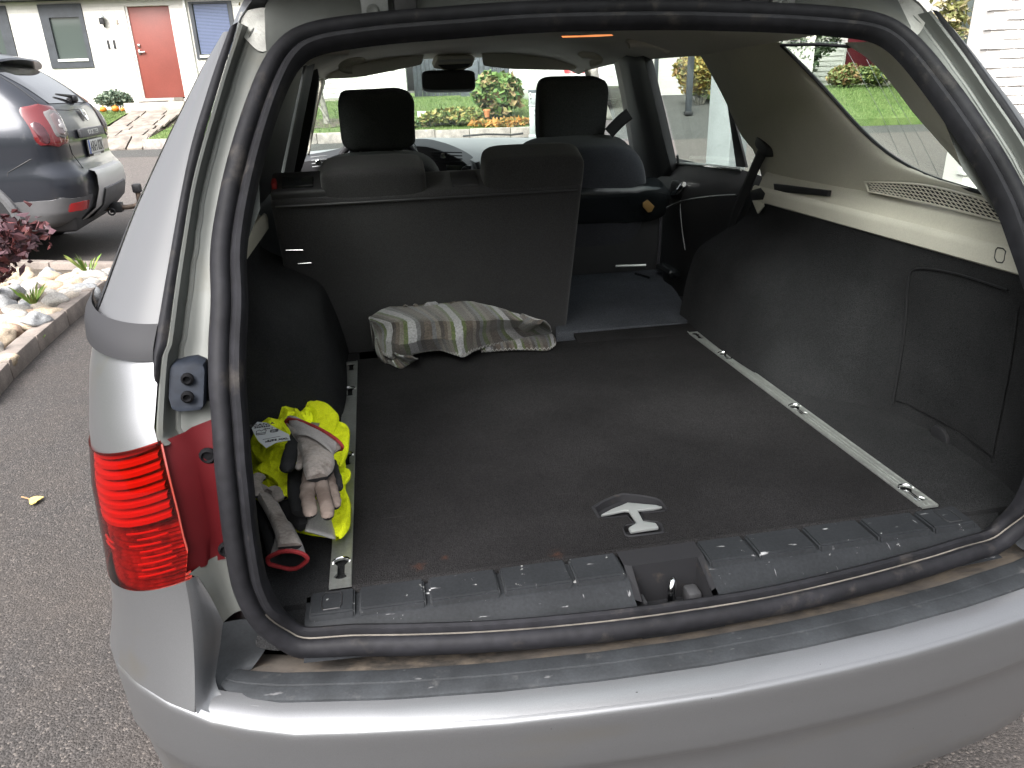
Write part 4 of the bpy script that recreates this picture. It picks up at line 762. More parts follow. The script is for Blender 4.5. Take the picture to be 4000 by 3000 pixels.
# shell that closes the car off: underbody, bonnet, wheels
box('underbody', (-.8, .0, .24), (.8, 4.4, .5), m_black, car, .05)
grid('bonnet', [[V(x, y, z - .06 * (abs(x) / .8) ** 2) for x in (-.8, -.55, -.3, 0, .3, .55, .8)] for y, z in ((3.42, .99), (3.6, .98), (4.1, .92), (4.5, .82), (4.6, .6), (4.6, .3))], m_silver, car)
for i, (x, y) in enumerate(((-.76, .86), (.76, .86), (-.76, 3.56), (.76, 3.56))):
    w = lathe('wheel', [(.2, -.1), (.3, -.105), (.325, -.08), (.325, .08), (.3, .105), (.2, .1)], m_black, car, 28, (x, y, .325), Matrix.Rotation(R(90), 4, 'Y')); lathe('rim', [(.2, -.09), (.19, -.05), (.05, -.06), (.05, .06), (.19, .05), (.2, .09)], m_steel, w, 20, (x, y, .325), Matrix.Rotation(R(90), 4, 'Y'))

# ================================================================ inside the car
def superell(name, M_, r, e1, e2, m, parent=None, nu=28, nv=16, fn=None):
    """rounded cushion: superellipsoid with half sizes r in the frame M_"""
    f = lambda c, e: math.copysign(abs(c) ** e, c); rows = []
    for i in range(nv + 1):
        ph = -math.pi / 2 + math.pi * i / nv; row = []
        for j in range(nu):
            th = 2 * math.pi * j / nu; p = V(r[0] * f(math.cos(ph), e1) * f(math.cos(th), e2), r[1] * f(math.cos(ph), e1) * f(math.sin(th), e2), r[2] * f(math.sin(ph), e1))
            if fn: p = fn(p)
            row.append(M_ @ p)
        rows.append(row)
    return grid(name, rows, m, parent, closed_v=True)
# -- sill plate: ribbed plastic with the latch pocket
SL = [-.566, -.492, -.385, -.270, -.155, -.068, .068, .155, .262, .372, .478, .566]
sill = thing_part = None
for x0, x1 in ((-.57, -.067), (.067, .57)): sill = grid('sill_plate', [[V(x, y - .022 * (1 - (x / .6) ** 2) * k, z) for x in [x0 + (x1 - x0) * i / 20 for i in range(21)]] for y, z, k in ((.046, .615, 0), (.044, .622, 0), (-.005, .622, .2), (-.018, .618, .5), (-.03, .606, .8), (-.048, .598, 1), (-.07, .596, 1))], m_trim, car)
for a, b in zip(SL, SL[1:]):
    if a == -.068: continue
    yo = lambda x: -.014 - .008 * (1 - (x / .6) ** 2); g = .0035
    P = [V(a + g, .043, 0), V(b - g, .043, 0), V(b - g, yo(b), 0), V(a + g, yo(a), 0)]
    bm = bmesh.new(); lo = [bm.verts.new(p + V(0, 0, .618)) for p in P]; hi = [bm.verts.new(p + V(0, (0 if i < 2 else .004), .6305)) for i, p in enumerate(P)]
    bm.faces.new(hi); [bm.faces.new((lo[i], lo[(i + 1) % 4], hi[(i + 1) % 4], hi[i])) for i in range(4)]
    bmesh.ops.bevel(bm, geom=list(bm.edges), offset=.0028, segments=2, affect='EDGES'); bmo('sill_panel', bm, m_trim, sill)
m_pocket = mat('pocket_black', (.014, .014, .016), rough=.75, spec=.2, dirt=(30, .6, .8, (.05, .042, .034), .9))
# latch cover with a real pocket and the chrome striker
yf = -.05
cover_o = [V(-.1, .043, .629), V(.115, .043, .629), V(.108, -.02, .6285), V(-.092, -.02, .6285)]
bm = bmesh.new()
for q in ([(-.068, .043, .6312), (.068, .043, .6312), (.068, .003, .6312), (-.068, .003, .6312)], [(-.068, .003, .6312), (-.056, -.002, .631), (-.056, -.055, .6), (-.068, -.05, .604)], [(.068, .003, .6312), (.068, -.05, .604), (.056, -.055, .6), (.056, -.002, .631)], [(-.068, .003, .6312), (.068, .003, .6312), (.056, -.002, .631), (-.056, -.002, .631)],
          [(-.056, -.002, .631), (.056, -.002, .631), (.052, -.008, .56), (-.052, -.008, .56)], [(-.056, -.002, .631), (-.052, -.008, .56), (-.052, -.07, .56), (-.056, -.07, .6)], [(.056, -.002, .631), (.056, -.07, .6), (.052, -.07, .56), (.052, -.008, .56)], [(-.052, -.008, .561), (.052, -.008, .561), (.052, -.08, .561), (-.052, -.08, .561)]):
    bm.faces.new([bm.verts.new(p) for p in q])
bmo('latch_pocket', bm, m_pocket, sill, False)
tube('striker', [(-.006, -.046, .562), (-.006, -.046, .604), (0, -.037, .619), (.006, -.028, .604), (.006, -.028, .562)], .0052, m_chrome, sill, 10, 6)
box('latch_block', (.026, -.045, .565), (.05, -.015, .592), m_dpl, sill, .006); box('latch_block', (-.052, -.045, .565), (-.042, -.02, .59), m_dpl, sill, .004)
box('latch_lip', (-.068, -.095, .54), (.068, -.066, .594), m_trim, sill, .004); box('latch_floor', (-.07, -.09, .53), (.07, .03, .557), m_black, sill, .004)
for sx in (-1, 1):
    prism('corner_carpet', [V(sx * x, y, .612) for x, y in ((.56, -.045), (.6, -.03), (.655, .04), (.7, .1), (.56, .1))], (0, 0, -.02), m_side, car, 0, False)
    lp_ = [V(sx * .53 + x, .016 + y, .6312) for x, y in ((-.012, -.02), (.012, -.02), (.015, -.012), (.015, .012), (.012, .02), (-.012, .02), (-.015, .012), (-.015, -.012))]
    tube('cover_seam', lp_ + [lp_[0]], .0011, m_black, sill, 5)
# -- load floor: carpet panel with recessed pull handle, aluminium load rails
bez = [(-0.067,0.182,0.631),(-0.046,0.197,0.631),(-0.013,0.213,0.631),(0.002,0.215,0.631),(0.029,0.203,0.631),(0.054,0.187,0.631),(0.061,0.173,0.631),(0.061,0.144,0.631),(0.056,0.14,0.631),(0.012,0.144,0.631),(0.008,0.118,0.631),(0.029,0.109,0.631),(0.034,0.1,0.631),(0.031,0.083,0.631),(0.026,0.076,0.631),(-0.031,0.077,0.631),(-0.038,0.082,0.631),(-0.036,0.103,0.631),(-0.027,0.111,0.631),(-0.011,0.112,0.631),(-0.017,0.14,0.631),(-0.066,0.143,0.631)]
hnd = [(-0.061,0.155,0.626),(-0.035,0.17,0.626),(-0.01,0.18,0.626),(0,0.185,0.626),(0.047,0.165,0.626),(0.057,0.156,0.626),(0.039,0.154,0.626),(0.009,0.156,0.626),(0.007,0.119,0.626),(0.026,0.108,0.626),(0.026,0.093,0.626),(-0.026,0.092,0.626),(-0.026,0.104,0.626),(-0.007,0.116,0.626),(-0.007,0.158,0.626),(-0.013,0.161,0.626)]
fl = prism('load_floor', [V(-.5, .044, .631), V(.5, .044, .631), V(.5, .6, .631), V(.5, 1.09, .631), V(.15, 1.12, .631), V(-.5, 1.12, .631)], (0, 0, -.02), m_carpet, car, 0, False, [bez])
tube('carpet_edge', [(-.5, .046, .625), (-.2, .046, .6255), (.2, .046, .6255), (.5, .046, .625)], .0085, m_carpet, fl, 10)
hp_ = Vector((0, 0, 0))
for p in bez: hp_ += Vector(p) / len(bez)
bzr = [Vector(p) for p in bez]
grid('handle_recess', [[hp_.lerp(p, k) * 1 + V(0, 0, dz) for p in bzr] for k, dz in ((1.045, .0012), (1.0, .003), (.955, .0015), (.93, -.012), (.3, -.013))], m_pocket, fl, closed_v=True)
prism('pull_handle', [Vector(p) for p in hnd], (0, 0, .006), mat("handle_alu", (.45, .47, .47), rough=.35, metal=.7), fl, .0022)
for sx in (-1, 1): prism('side_floor', [V(sx * x, y, .622) for x, y in ((.498, .03), (.78, .03), (.78, 1.2), (.498, 1.2))], (0, 0, -.02), m_side, car, 0, False)
def keyhole(cx_, cy_, k=1):
    out = []
    for i in range(10): a = math.pi * i / 9; out.append(V(cx_ + .0125 * math.cos(a), cy_ + .018 + .011 * math.sin(a), .6335))
    out += [V(cx_ - .006, cy_ + .008, .6335), V(cx_ - .006, cy_ - .012, .6335)]
    for i in range(8): a = math.pi + math.pi * i / 7; out.append(V(cx_ + .0105 * math.cos(a), cy_ - .02 + .008 * math.sin(a), .6335))
    return out + [V(cx_ + .006, cy_ - .012, .6335), V(cx_ + .006, cy_ + .008, .6335)]
for sx in (-1, 1):
    x = sx * .518
    rail = prism('load_rail', [V(x - .0175, .046, .6335), V(x + .0175, .046, .6335), V(x + .0175, 1.1, .6335), V(x - .0175, 1.1, .6335)], (0, 0, -.004), m_alu, car, 0, False, [keyhole(x, y) for y in (.093, .485, .868, 1.055)])
    box('rail_bed', (x - .0165, .047, .612), (x + .0165, 1.099, .618), m_dpl, rail, 0)
    for dx in (-.0155, -.004, .004, .0155):
        for a, b in (((.046, 1.1),) if abs(dx) > .01 else ((.046, .058), (.125, .45), (.52, .833), (.905, 1.02))): box('rail_ridge', (x + dx - .0009, a, .633), (x + dx + .0009, b, .635), m_alu, rail, 0)
    for y in (.093, .485, .868):
        tube('lock_cup', [V(x + .0135 * math.cos(a), y + .018 + .0125 * math.sin(a), .6345) for a in [math.pi * i / 12 for i in range(13)]], .0016, m_chrome, rail, 6)
        if sx > 0: box('lock_bolt', (x - .005, y - .028, .62), (x + .005, y + .02, .63), m_chrome, rail, .003)
# -- carpeted side linings with the wheel arches
SZL = (.605, .632, .70, .80, .86, .90, .95, 1.0, 1.02)
SID = {1.24: (.53, .532, .54, .56, .585, .65, .735, .745, .745), 1.1: (.53, .532, .54, .56, .582, .64, .715, .715, .715), .95: (.525, .527, .535, .556, .576, .635, .70, .703, .703), .8: (.525, .527, .536, .562, .60, .65, .69, .70, .70), .68: (.538, .542, .56, .60, .64, .67, .69, .70, .70), .58: (.595, .60, .62, .65, .67, .685, .695, .70, .70),
       .5: (.68, .685, .695, .70, .70, .70, .70, .70, .70), .4: (.735, .735, .732, .727, .722, .715, .706, .702, .70), .25: (.742, .742, .74, .735, .728, .72, .71, .703, .70), .13: (.722, .722, .718, .715, .712, .708, .704, .70, .70), .05: (.665, .665, .665, .665, .667, .67, .673, .676, .68), -.03: (.60, .60, .605, .606, .607, .608, .609, .611, .612)}
ys = sorted(SID); YY = [ys[0] + (ys[-1] - ys[0]) * i / 60 for i in range(61)]
cols = [catmull([V(SID[y][k], y, SZL[k]) for y in ys], 8) for k in range(9)]
cols = [resample(c, 70) for c in cols]
def fade(p): return p + V(0, (prof(p.z) + .012 - p.y) * max(0, min(1, (.16 - p.y) / .19)), 0) if p.y < .16 else p
rows = [[fade(V(c[i].x, c[i].y, SZL[k])) for k, c in enumerate(cols)] for i in range(70)]
rows = [catmull(r_, 3) for r_ in rows]
lin = both(grid('side_lining', rows, m_side, car))
# storage hatch in the right lining, with its finger pocket
hz, hy = [.66, .70, .78, .86, .93, .965], [.14, .17, .25, .33, .40, .425]
def lx(y, z):
    ks = [itp(y, ys, [SID[q][k] for q in ys]) for k in range(9)]; return itp(z, SZL, ks)
htc = grid('storage_hatch', [[V(lx(y, z) - (.001 if i in (0, 5) or j in (0, 5) else .006), y, z) for j, z in enumerate(hz)] for i, y in enumerate(hy)], m_side, car)
tube('hatch_seam', [V(lx(.43, z) - .002, .43, z) for z in (.65, .75, .85, .93)] + [V(lx(.41, .97) - .002, .41, .97), V(lx(.3, .985) - .002, .3, .985), V(lx(.17, .985) - .002, .17, .985)], .0022, m_black, htc, 6, 4)
P = [(0.708,0.343,0.961),(0.708,0.28,0.965),(0.708,0.277,0.934),(0.708,0.332,0.929)]; prism('finger_pocket', [Vector(p) for p in P], (.012, 0, 0), m_black, htc, .002)
P = [(0.735,0.323,0.635),(0.735,0.314,0.647),(0.735,0.29,0.646),(0.735,0.275,0.635),(0.735,0.271,0.621),(0.735,0.318,0.618)]; prism('lashing_pocket', [Vector(p) for p in P], (.012, 0, 0), m_black, car, .002)
# -- beige upper trim: parcel ledge, grille, pillars
LR = [(.7, 1.016), (.694, 1.02), (.692, 1.045), (.694, 1.056), (.699, 1.0605), (.703, 1.0585), (.7065, 1.054), (.712, 1.055), (.716, 1.066), (.722, 1.082), (.732, 1.094), (.742, 1.1), (.752, 1.102)]
LY = [.1, .14, .2, .35, .5, .65, .8, .95, 1.05, 1.1]
def lz(y): return itp(y, [-.01, .06, .2, 1.1], [-.05, 0, 0, .0])
ledge = both(grid('parcel_ledge', [[V(x, y, z) for x, z in LR] for i, y in enumerate(LY)], m_beige, car))
both(prism('ledge_cap', [V(x, 1.1, z) for x, z in LR] + [V(.752, 1.1, 1.016)], (0, .03, 0), m_beige, car))
P = [(0.706,1.033,1.075),(0.706,0.766,1.088),(0.706,0.767,1.074),(0.706,1.024,1.055)]; prism('blind_slot', [Vector(p) + V(-.002, 0, 0) for p in P], (.01, 0, 0), m_black, car, .001)
P = [(0.692,0.206,1.051),(0.692,0.203,1.056),(0.692,0.191,1.057),(0.692,0.184,1.053),(0.692,0.183,1.037),(0.692,0.186,1.032),(0.692,0.199,1.031),(0.692,0.205,1.037)]; tube('ledge_button', [Vector(p) for p in P] + [Vector(P[0])], .0011, m_dpl, car, 5)
# speaker grille of crossing bars
ga = [Vector(p) for p in [(0.714,0.641,1.122),(0.709,0.454,1.138),(0.71,0.325,1.134),(0.713,0.235,1.126)]]; gb = [Vector(p) for p in [(0.715,0.624,1.103),(0.715,0.453,1.103),(0.716,0.323,1.1),(0.718,0.225,1.095)]]
GA, GB = smoothcurve(ga, 60), smoothcurve(gb, 60)
gr = grid('speaker_grille', [[p + V(.004, 0, 0) for p in GA], [p.lerp(q, .5) + V(.004, 0, 0) for p, q in zip(GA, GB)], [p + V(.004, 0, 0) for p in GB]], m_black, car)
for k in range(6):
    t = k / 5; tube('grille_bar', [p.lerp(q, t) for p, q in zip(GA, GB)], .001, m_beige, gr, 6)
bm = bmesh.new()
for k in range(5):
    for i in range(2, 58, 2): tube_bm(bm, [GA[i + (k % 2)].lerp(GB[i + (k % 2)], k / 5 + .02), GA[min(59, i + 1 + (k % 2))].lerp(GB[min(59, i + 1 + (k % 2))], k / 5 + .18)], .001, 4)
bmo('grille_web', bm, m_beige, gr)
tube('grille_rim', [p + V(-.001, 0, 0) for p in GA] + GB[::-1] + [GA[0]], .0022, m_beige, gr, 6)
# rear side pillars
cp = coons([(0.598,1.433,1.477),(0.604,1.129,1.461),(0.614,0.905,1.433)], [(0.777,1.199,1.013),(0.761,0.914,1.057),(0.751,0.665,1.087),(0.745,0.457,1.104),(0.746,0.282,1.101)], [(0.604,1.447,1.478),(0.623,1.404,1.425),(0.664,1.317,1.309),(0.704,1.255,1.196),(0.724,1.189,1.14),(0.768,1.183,1.016)], [(0.62,0.916,1.433),(0.635,0.855,1.391),(0.654,0.778,1.337),(0.689,0.645,1.238),(0.708,0.546,1.185),(0.719,0.437,1.155),(0.724,0.304,1.139),(0.737,0.272,1.103)], 24, 20)
n = len(cp); k = len(cp[0])
cp = [[p + V(-.022 * math.sin(math.pi * i / (n - 1)) ** .6 * math.sin(math.pi * j / (k - 1)) ** .7, 0, 0) for j, p in enumerate(r_)] for i, r_ in enumerate(cp)]
cpo = both(grid('rear_pillar_trim', cp, m_beige, car))
WB = [(0.624,0.918,1.427),(0.638,0.855,1.388),(0.657,0.778,1.335),(0.692,0.646,1.236),(0.711,0.546,1.183),(0.722,0.437,1.153),(0.726,0.301,1.139)]
tube('window_seal', WB, .0045, m_black, car, 6, 4); tube('window_seal', [(0.624,0.918,1.427),(0.626,0.77,1.421),(0.63,0.638,1.41)], .004, m_black, car, 6, 4)
dw = [(0.628,0.66,1.419),(0.632,0.64,1.409),(0.639,0.594,1.389),(0.649,0.549,1.36),(0.664,0.506,1.319),(0.677,0.467,1.28),(0.691,0.421,1.241),(0.704,0.376,1.204),(0.726,0.297,1.142),(0.741,0.238,1.101)]; ds_ = [(0.455,0.345,1.425),(0.462,0.337,1.416),(0.474,0.323,1.401),(0.484,0.305,1.381),(0.502,0.285,1.358),(0.516,0.265,1.336),(0.536,0.237,1.304),(0.549,0.212,1.274),(0.575,0.155,1.207),(0.595,0.111,1.152)]
ds_ = []
for i, p in enumerate(loop):
    if p.x > 0 and 1.08 < p.z < 1.437: q_, N = loopframe(loop, i); ds_.append(p + q_ * .034 - N * .012)
ds_.sort(key=lambda p: -p.z); a, b = smoothcurve(dw, 30), resample(ds_, 30)
both(grid('rear_frame_trim', [[p.lerp(q, t) + V(-.012 * math.sin(math.pi * t), -.006 * math.sin(math.pi * t), 0) for t in (0, .2, .4, .6, .8, 1)] for p, q in zip(a, b)], m_beige, car))
P = [(0.635,0.948,1.435),(0.637,0.85,1.431),(0.642,0.657,1.417),(0.659,0.565,1.368),(0.689,0.483,1.285),(0.716,0.389,1.207),(0.747,0.277,1.121),(0.743,0.319,1.133),(0.738,0.456,1.146),(0.708,0.668,1.23),(0.672,0.802,1.331)]
qg = prism('quarter_window', [Vector(p) for p in P], (.004, 0, .0014), m_glass, car, 0, False); mirror(qg)
tube('aerial_wire', [(0.644,0.668,1.403),(0.668,0.624,1.336),(0.696,0.578,1.258),(0.719,0.545,1.191)], .00045, m_dash, qg, 4, 3); tube('aerial_wire', [(0.651,0.604,1.383),(0.676,0.561,1.312),(0.701,0.52,1.243),(0.726,0.486,1.172)], .00045, m_dash, qg, 4, 3); tube('aerial_wire', [(0.662,0.564,1.353),(0.686,0.514,1.285),(0.708,0.468,1.223),(0.731,0.43,1.157)], .00045, m_dash, qg, 4, 3)
# belt-line outside panel above the side linings so that the car is closed
for sx in (-1, 1): grid('belt_panel', [[V(sx * x, y, z) for y in (.2, .6, 1.0, 1.4, 1.9, 2.6, 3.3)] for x, z in ((.80, .98), (.79, 1.03), (.77, 1.055))], m_silver, car)
# -- headliner, rear header, visors, console, handles
HY = [(.40, 1.436, .47, .012), (.47, 1.452, .53, .016), (.6, 1.474, .575, .03), (.9, 1.496, .585, .06), (1.3, 1.506, .588, .085), (1.8, 1.512, .588, .085), (2.3, 1.508, .58, .085), (2.62, 1.492, .57, .085), (2.72, 1.478, .56, .085)]
grid('headliner', [[V(x * w * 1.06, y, z - dr_ * abs(x) ** 3.2) for x in [-1 + i / 12 for i in range(25)]] for y, z, w, dr_ in HY], m_head, car)
ti = []
for i, p in enumerate(loop):
    if p.z > 1.415: a, N = loopframe(loop, i); ti.append(p + a * .038 - N * .004)
ti.sort(key=lambda p: p.x); ti = resample(ti, 40)
grid('rear_header', [[p for p in ti], [p + V(0, .02, -.003) for p in ti], [p + V(0, .045, .0) for p in ti], [p + V(0, .065, .012) for p in ti], [p + V(-p.x * .02, .1, .03) for p in ti]], mat("header_trim", (.42, .35, .25), rough=.7, var=(4, .08)), car)
lampm = mat("cargo_lamp_lens", (.8, .35, .15), rough=.3, emit=((1, .36, .12), .3))
prism('cargo_lamp', [Vector(p) for p in [(-0.054,0.447,1.43),(-0.025,0.447,1.43),(0.009,0.447,1.431),(0.039,0.447,1.431),(0.009,0.447,1.43),(-0.025,0.447,1.43)]], (0, .01, .003), lampm, car)
def visor(P, Y): 
    return prism('sun_visor', [Vector(p) for p in P], (0, .02, .012), m_head, car, .008)
visor([(-0.576,2.62,1.403),(-0.492,2.62,1.445),(-0.371,2.62,1.464),(-0.158,2.62,1.493),(-0.134,2.62,1.487),(-0.147,2.62,1.451),(-0.192,2.62,1.441),(-0.397,2.62,1.409),(-0.493,2.62,1.403)], 2.62); visor([(0.122,2.62,1.484),(0.145,2.62,1.493),(0.266,2.62,1.485),(0.469,2.62,1.457),(0.536,2.62,1.434),(0.562,2.62,1.412),(0.512,2.62,1.409),(0.264,2.62,1.42),(0.159,2.62,1.432),(0.126,2.62,1.439)], 2.62)
oc = prism('overhead_console', [Vector(p) for p in [(-0.1,2.6,1.436),(-0.077,2.6,1.483),(0.071,2.6,1.483),(0.089,2.6,1.471),(0.073,2.6,1.438),(0.03,2.6,1.422),(-0.036,2.6,1.422)]], (0, .1, .02), m_head, car, .008); prism('console_lamp', [Vector(p) for p in [(-0.076,2.597,1.469),(0.066,2.597,1.47),(0.069,2.597,1.46),(-0.076,2.597,1.458)]], (0, .01, 0), mat("lamp_lens", (.5, .5, .5), rough=.3), oc, .003)
prism('console_switches', [Vector(p) for p in [(-0.081,2.596,1.449),(0.069,2.596,1.451),(0.051,2.596,1.436),(-0.021,2.596,1.425),(-0.056,2.596,1.431)]], (0, .01, 0), m_dpl, oc, .002)
mr = superell('rear_view_mirror', frame((-0.036,2.6,1.38), V(1, -.06, -.02), V(0, .2, 1)), (.119, .045, .022), .25, .35, m_black, car); tube('mirror_stalk', [(-0.026,2.62,1.414),(-0.019,2.62,1.429)], .012, m_black, mr, 8)
superell('mirror_face', frame((-0.039,2.576,1.38), V(1, -.06, -.02), V(0, .2, 1)), (.110, .038, .004), .25, .35, mat("mirror_dim", (.03, .03, .032), rough=.08, spec=.8), mr)
for P, r_ in (([(0.401,2,1.448),(0.412,2,1.454),(0.456,2,1.449),(0.481,2,1.434),(0.467,2,1.426),(0.443,2,1.422)], .012), ([(0.439,1.55,1.466),(0.45,1.55,1.468),(0.522,1.55,1.466),(0.567,1.55,1.449),(0.577,1.55,1.439)], .014)): both(tube('grab_handle', P, r_, m_head, car, 8, 4))
# windscreen and front pillars
grid('windscreen', [[V(x * w, y - .12 * x * x, z) for x in (-1, -.75, -.5, -.25, 0, .25, .5, .75, 1)] for y, z, w in ((2.72, 1.49, .6), (3.1, 1.27, .68), (3.5, 1.02, .74))], m_wglass, car)
both(grid('front_pillar', lerp_rows([[(0.593,2.62,1.433),(0.607,2.62,1.383),(0.616,2.62,1.349),(0.634,2.62,1.283),(0.658,2.62,1.19)], [(0.614,2.6,1.412),(0.621,2.6,1.377),(0.63,2.6,1.343),(0.651,2.6,1.282),(0.686,2.6,1.19)], [(0.656,2.64,1.432),(0.661,2.64,1.382),(0.668,2.64,1.342),(0.694,2.64,1.28),(0.732,2.64,1.187)]], 12), m_beige, car, thick=.01))
grid('front_pillar_trim', lerp_rows([[(-0.604,2.66,1.453),(-0.597,2.66,1.408),(-0.621,2.66,1.314),(-0.648,2.66,1.227),(-0.689,2.66,1.1)], [(-0.591,2.7,1.446),(-0.582,2.7,1.404),(-0.603,2.7,1.351),(-0.636,2.7,1.275),(-0.676,2.7,1.157),(-0.693,2.7,1.087)]], 14), m_beige, car, thick=.01)
# doors and centre pillars on the right, mirrored on the left
both(grid('centre_pillar', [[p + V(-.02 * math.sin(math.pi * j / 6), 0, 0) for j, p in enumerate(r_)] for r_ in zip(*lerp_rows([[(0.603,2.235,1.459),(0.675,2.298,1.257),(0.745,2.385,1.057),(0.799,2.435,0.906)], [(0.583,2.079,1.464),(0.649,2.134,1.278),(0.723,2.235,1.069),(0.774,2.267,0.927)], [(0.59,2.032,1.461),(0.655,2.083,1.279),(0.727,2.154,1.075),(0.776,2.183,0.936)], [(0.585,1.952,1.458),(0.648,1.989,1.28),(0.718,2.042,1.084),(0.767,2.091,0.947)], [(0.602,1.907,1.453),(0.663,1.947,1.28),(0.725,1.981,1.105),(0.779,2.019,0.955)], [(0.599,1.825,1.446),(0.658,1.844,1.282),(0.717,1.863,1.114),(0.75,1.866,1.023)], [(0.621,1.826,1.443),(0.678,1.84,1.281),(0.738,1.863,1.113),(0.763,1.873,1.042)]], 14))], m_dpl, car, thick=.004))
P = [(0.644,1.924,1.462),(0.651,1.472,1.441),(0.713,1.348,1.266),(0.782,1.22,1.073),(0.796,1.925,1.032),(0.72,1.907,1.246)]; rg = prism('rear_door_glass', [Vector(p) for p in P], (.004, 0, .0014), m_glass, car, 0, False); mirror(rg)
prism('front_door_glass', [Vector(p) for p in [(0.655,2.577,1.445),(0.651,2.261,1.456),(0.768,2.228,1.125),(0.778,2.705,1.097)]], (.004, 0, .0014), m_glass, car, 0, False)
prism('rear_window_frame', [Vector(p) for p in [(0.689,1.346,1.308),(0.689,1.327,1.306),(0.766,1.322,1.089),(0.767,1.395,1.085)]], (.008, 0, 0), m_dpl, car, .002)
tube('rear_door_belt', [(0.758,1.873,1.055),(0.751,1.572,1.075),(0.748,1.315,1.085)], .006, m_alu, car, 6); tube('lock_button', [(0.742,1.833,1.089),(0.753,1.843,1.057)], .005, m_dpl, car, 8)
dp = grid('rear_door_trim', [[Vector(p) for p in r_] for r_ in ([(0.788,2.386,0.97),(0.771,2.111,1.02),(0.758,1.873,1.055),(0.751,1.572,1.075),(0.748,1.315,1.085),(0.751,1.149,1.075)], [(0.745,2.261,0.945),(0.745,2.039,0.982),(0.745,1.834,1.009),(0.745,1.552,1.035),(0.745,1.303,1.044),(0.745,1.132,1.051)], [(0.735,2.223,0.854),(0.735,2.001,0.888),(0.735,1.799,0.93),(0.735,1.52,0.979),(0.735,1.277,1.013),(0.735,1.108,1.021)], [(0.765,2.29,0.676),(0.765,2.06,0.719),(0.765,1.849,0.758),(0.765,1.56,0.812),(0.765,1.309,0.858),(0.765,1.138,0.89)], [(0.775,2.292,0.412),(0.775,2.057,0.474),(0.775,1.842,0.53),(0.775,1.549,0.607),(0.775,1.295,0.673),(0.775,1.122,0.718)])], m_dpl, car); mirror(dp)
tube('armrest_edge', [(0.728,2,0.813),(0.728,1.918,0.869),(0.728,1.788,0.914),(0.728,1.66,0.947),(0.728,1.468,0.983),(0.728,1.3,1.009)], .0035, mat("satin_edge", (.1, .1, .1), rough=.3, metal=.6), dp, 6, 4); tube('armrest_edge', [(0.728,1.745,0.932),(0.728,1.739,0.886),(0.728,1.712,0.821),(0.728,1.676,0.758)], .002, m_dash, dp, 6, 4)
tube('inner_handle', [(0.73,1.821,0.948),(0.73,1.781,0.96),(0.73,1.74,0.986),(0.73,1.728,0.994)], .011, m_chrome, dp, 8, 4); superell('handle_cup', frame((0.738,1.81,0.963), V(0, 1, 0), V(0, 0, 1)), (.06, .035, .006), .5, .6, m_black, dp)
prism('window_blind', [V(-.745, 1.1, 1.05), V(-.745, 1.85, 1.05), V(-.605, 1.8, 1.43), V(-.605, 1.05, 1.43)], (.006, 0, .002), m_dpl, car)
prism('front_door_frame', [Vector(p) for p in [(-0.635,2.25,1.453),(-0.578,2.25,1.438),(-0.576,2.25,1.402),(-0.62,2.25,1.247),(-0.661,2.25,1.121),(-0.717,2.25,1.006),(-0.794,2.25,1.001),(-0.716,2.25,1.271)]], (0, .02, 0), m_dpl, car, .004)
# seat belts
def strap(name, P, w, m, parent, d=(0, 1, 0)):
    c = catmull(P, 6); rows = []
    for i, p in enumerate(c):
        t = (c[min(i + 1, len(c) - 1)] - c[max(0, i - 1)]).normalized(); n_ = t.cross(Vector(d)).normalized(); rows.append([p - n_ * w / 2, p - n_ * w / 4, p, p + n_ * w / 4, p + n_ * w / 2])
    return grid(name, rows, m, parent, thick=.0015)
m_belt = mat("belt_webbing", (.015, .015, .017), rough=.7, fine=(300, .3), stretch=(1, 1, 3))
sb = strap('seat_belt', [(0.7,1.087,1.177),(0.7,1.124,1.133),(0.7,1.178,1.054),(0.7,1.236,0.97),(0.7,1.271,0.892)], .046, m_belt, car, (1, 0, 0)); superell('belt_guide', frame((0.705,1.098,1.172), V(0, 1, .4), V(0, -.4, 1)), (.045, .018, .016), .4, .5, m_black, sb)
prism('belt_bracket', [Vector(p) for p in [(0.69,1.145,1.043),(0.69,1.085,1.058),(0.69,1.05,1.046),(0.69,1.063,1.027),(0.69,1.122,1.017)]], (.015, 0, 0), m_black, car, .004); prism('bracket_tab', [Vector(p) for p in [(0.697,1.136,1.015),(0.697,1.076,1.027),(0.697,1.067,1.007),(0.697,1.095,0.982)]], (.006, 0, 0), m_beige, car, .002)
strap('front_seat_belt', [(0.57,1.9,1.242),(0.543,1.9,1.223),(0.517,1.9,1.201),(0.49,1.9,1.175)], .045, m_belt, car)
# -- rear seat: left back upright, right part folded flat
SF = frame((0, 1.236, .629), (1, 0, 0), (0, -.363, .932))
bk = box('rear_seat_back', (-.672, -.03, -.13), (.155, .505, 0), m_fabk, car, .018, 4, SF)
box('seat_top', (-.668, .492, -.125), (-.525, .522, -.012), m_dpl, bk, .008, 3, SF); box('latch_handle', (-.64, .52, -.08), (-.56, .53, -.03), m_gloss, bk, .004, 2, SF); box('latch_marker', (-.664, .515, -.06), (-.652, .538, -.03), mat("red_marker", (.3, .02, .02)), bk, .003, 2, SF)
tube('seat_piping', [SF @ V(x, .49, .004) for x in (-.66, -.3, .14)], .003, m_dpl, bk, 6); tube('seat_catch', [SF @ V(-.655, .36, .003), SF @ V(-.61, .357, .003)], .0022, m_steel, bk, 6); tube('seat_catch', [SF @ V(-.63, .315, .003), SF @ V(-.595, .315, .003)], .0018, m_steel, bk, 6)
def hrest(name, M_, r, par, m=None, fn=None): return superell(name, M_, r, .32, .34, m or m_fabk, par, 40, 20, fn)
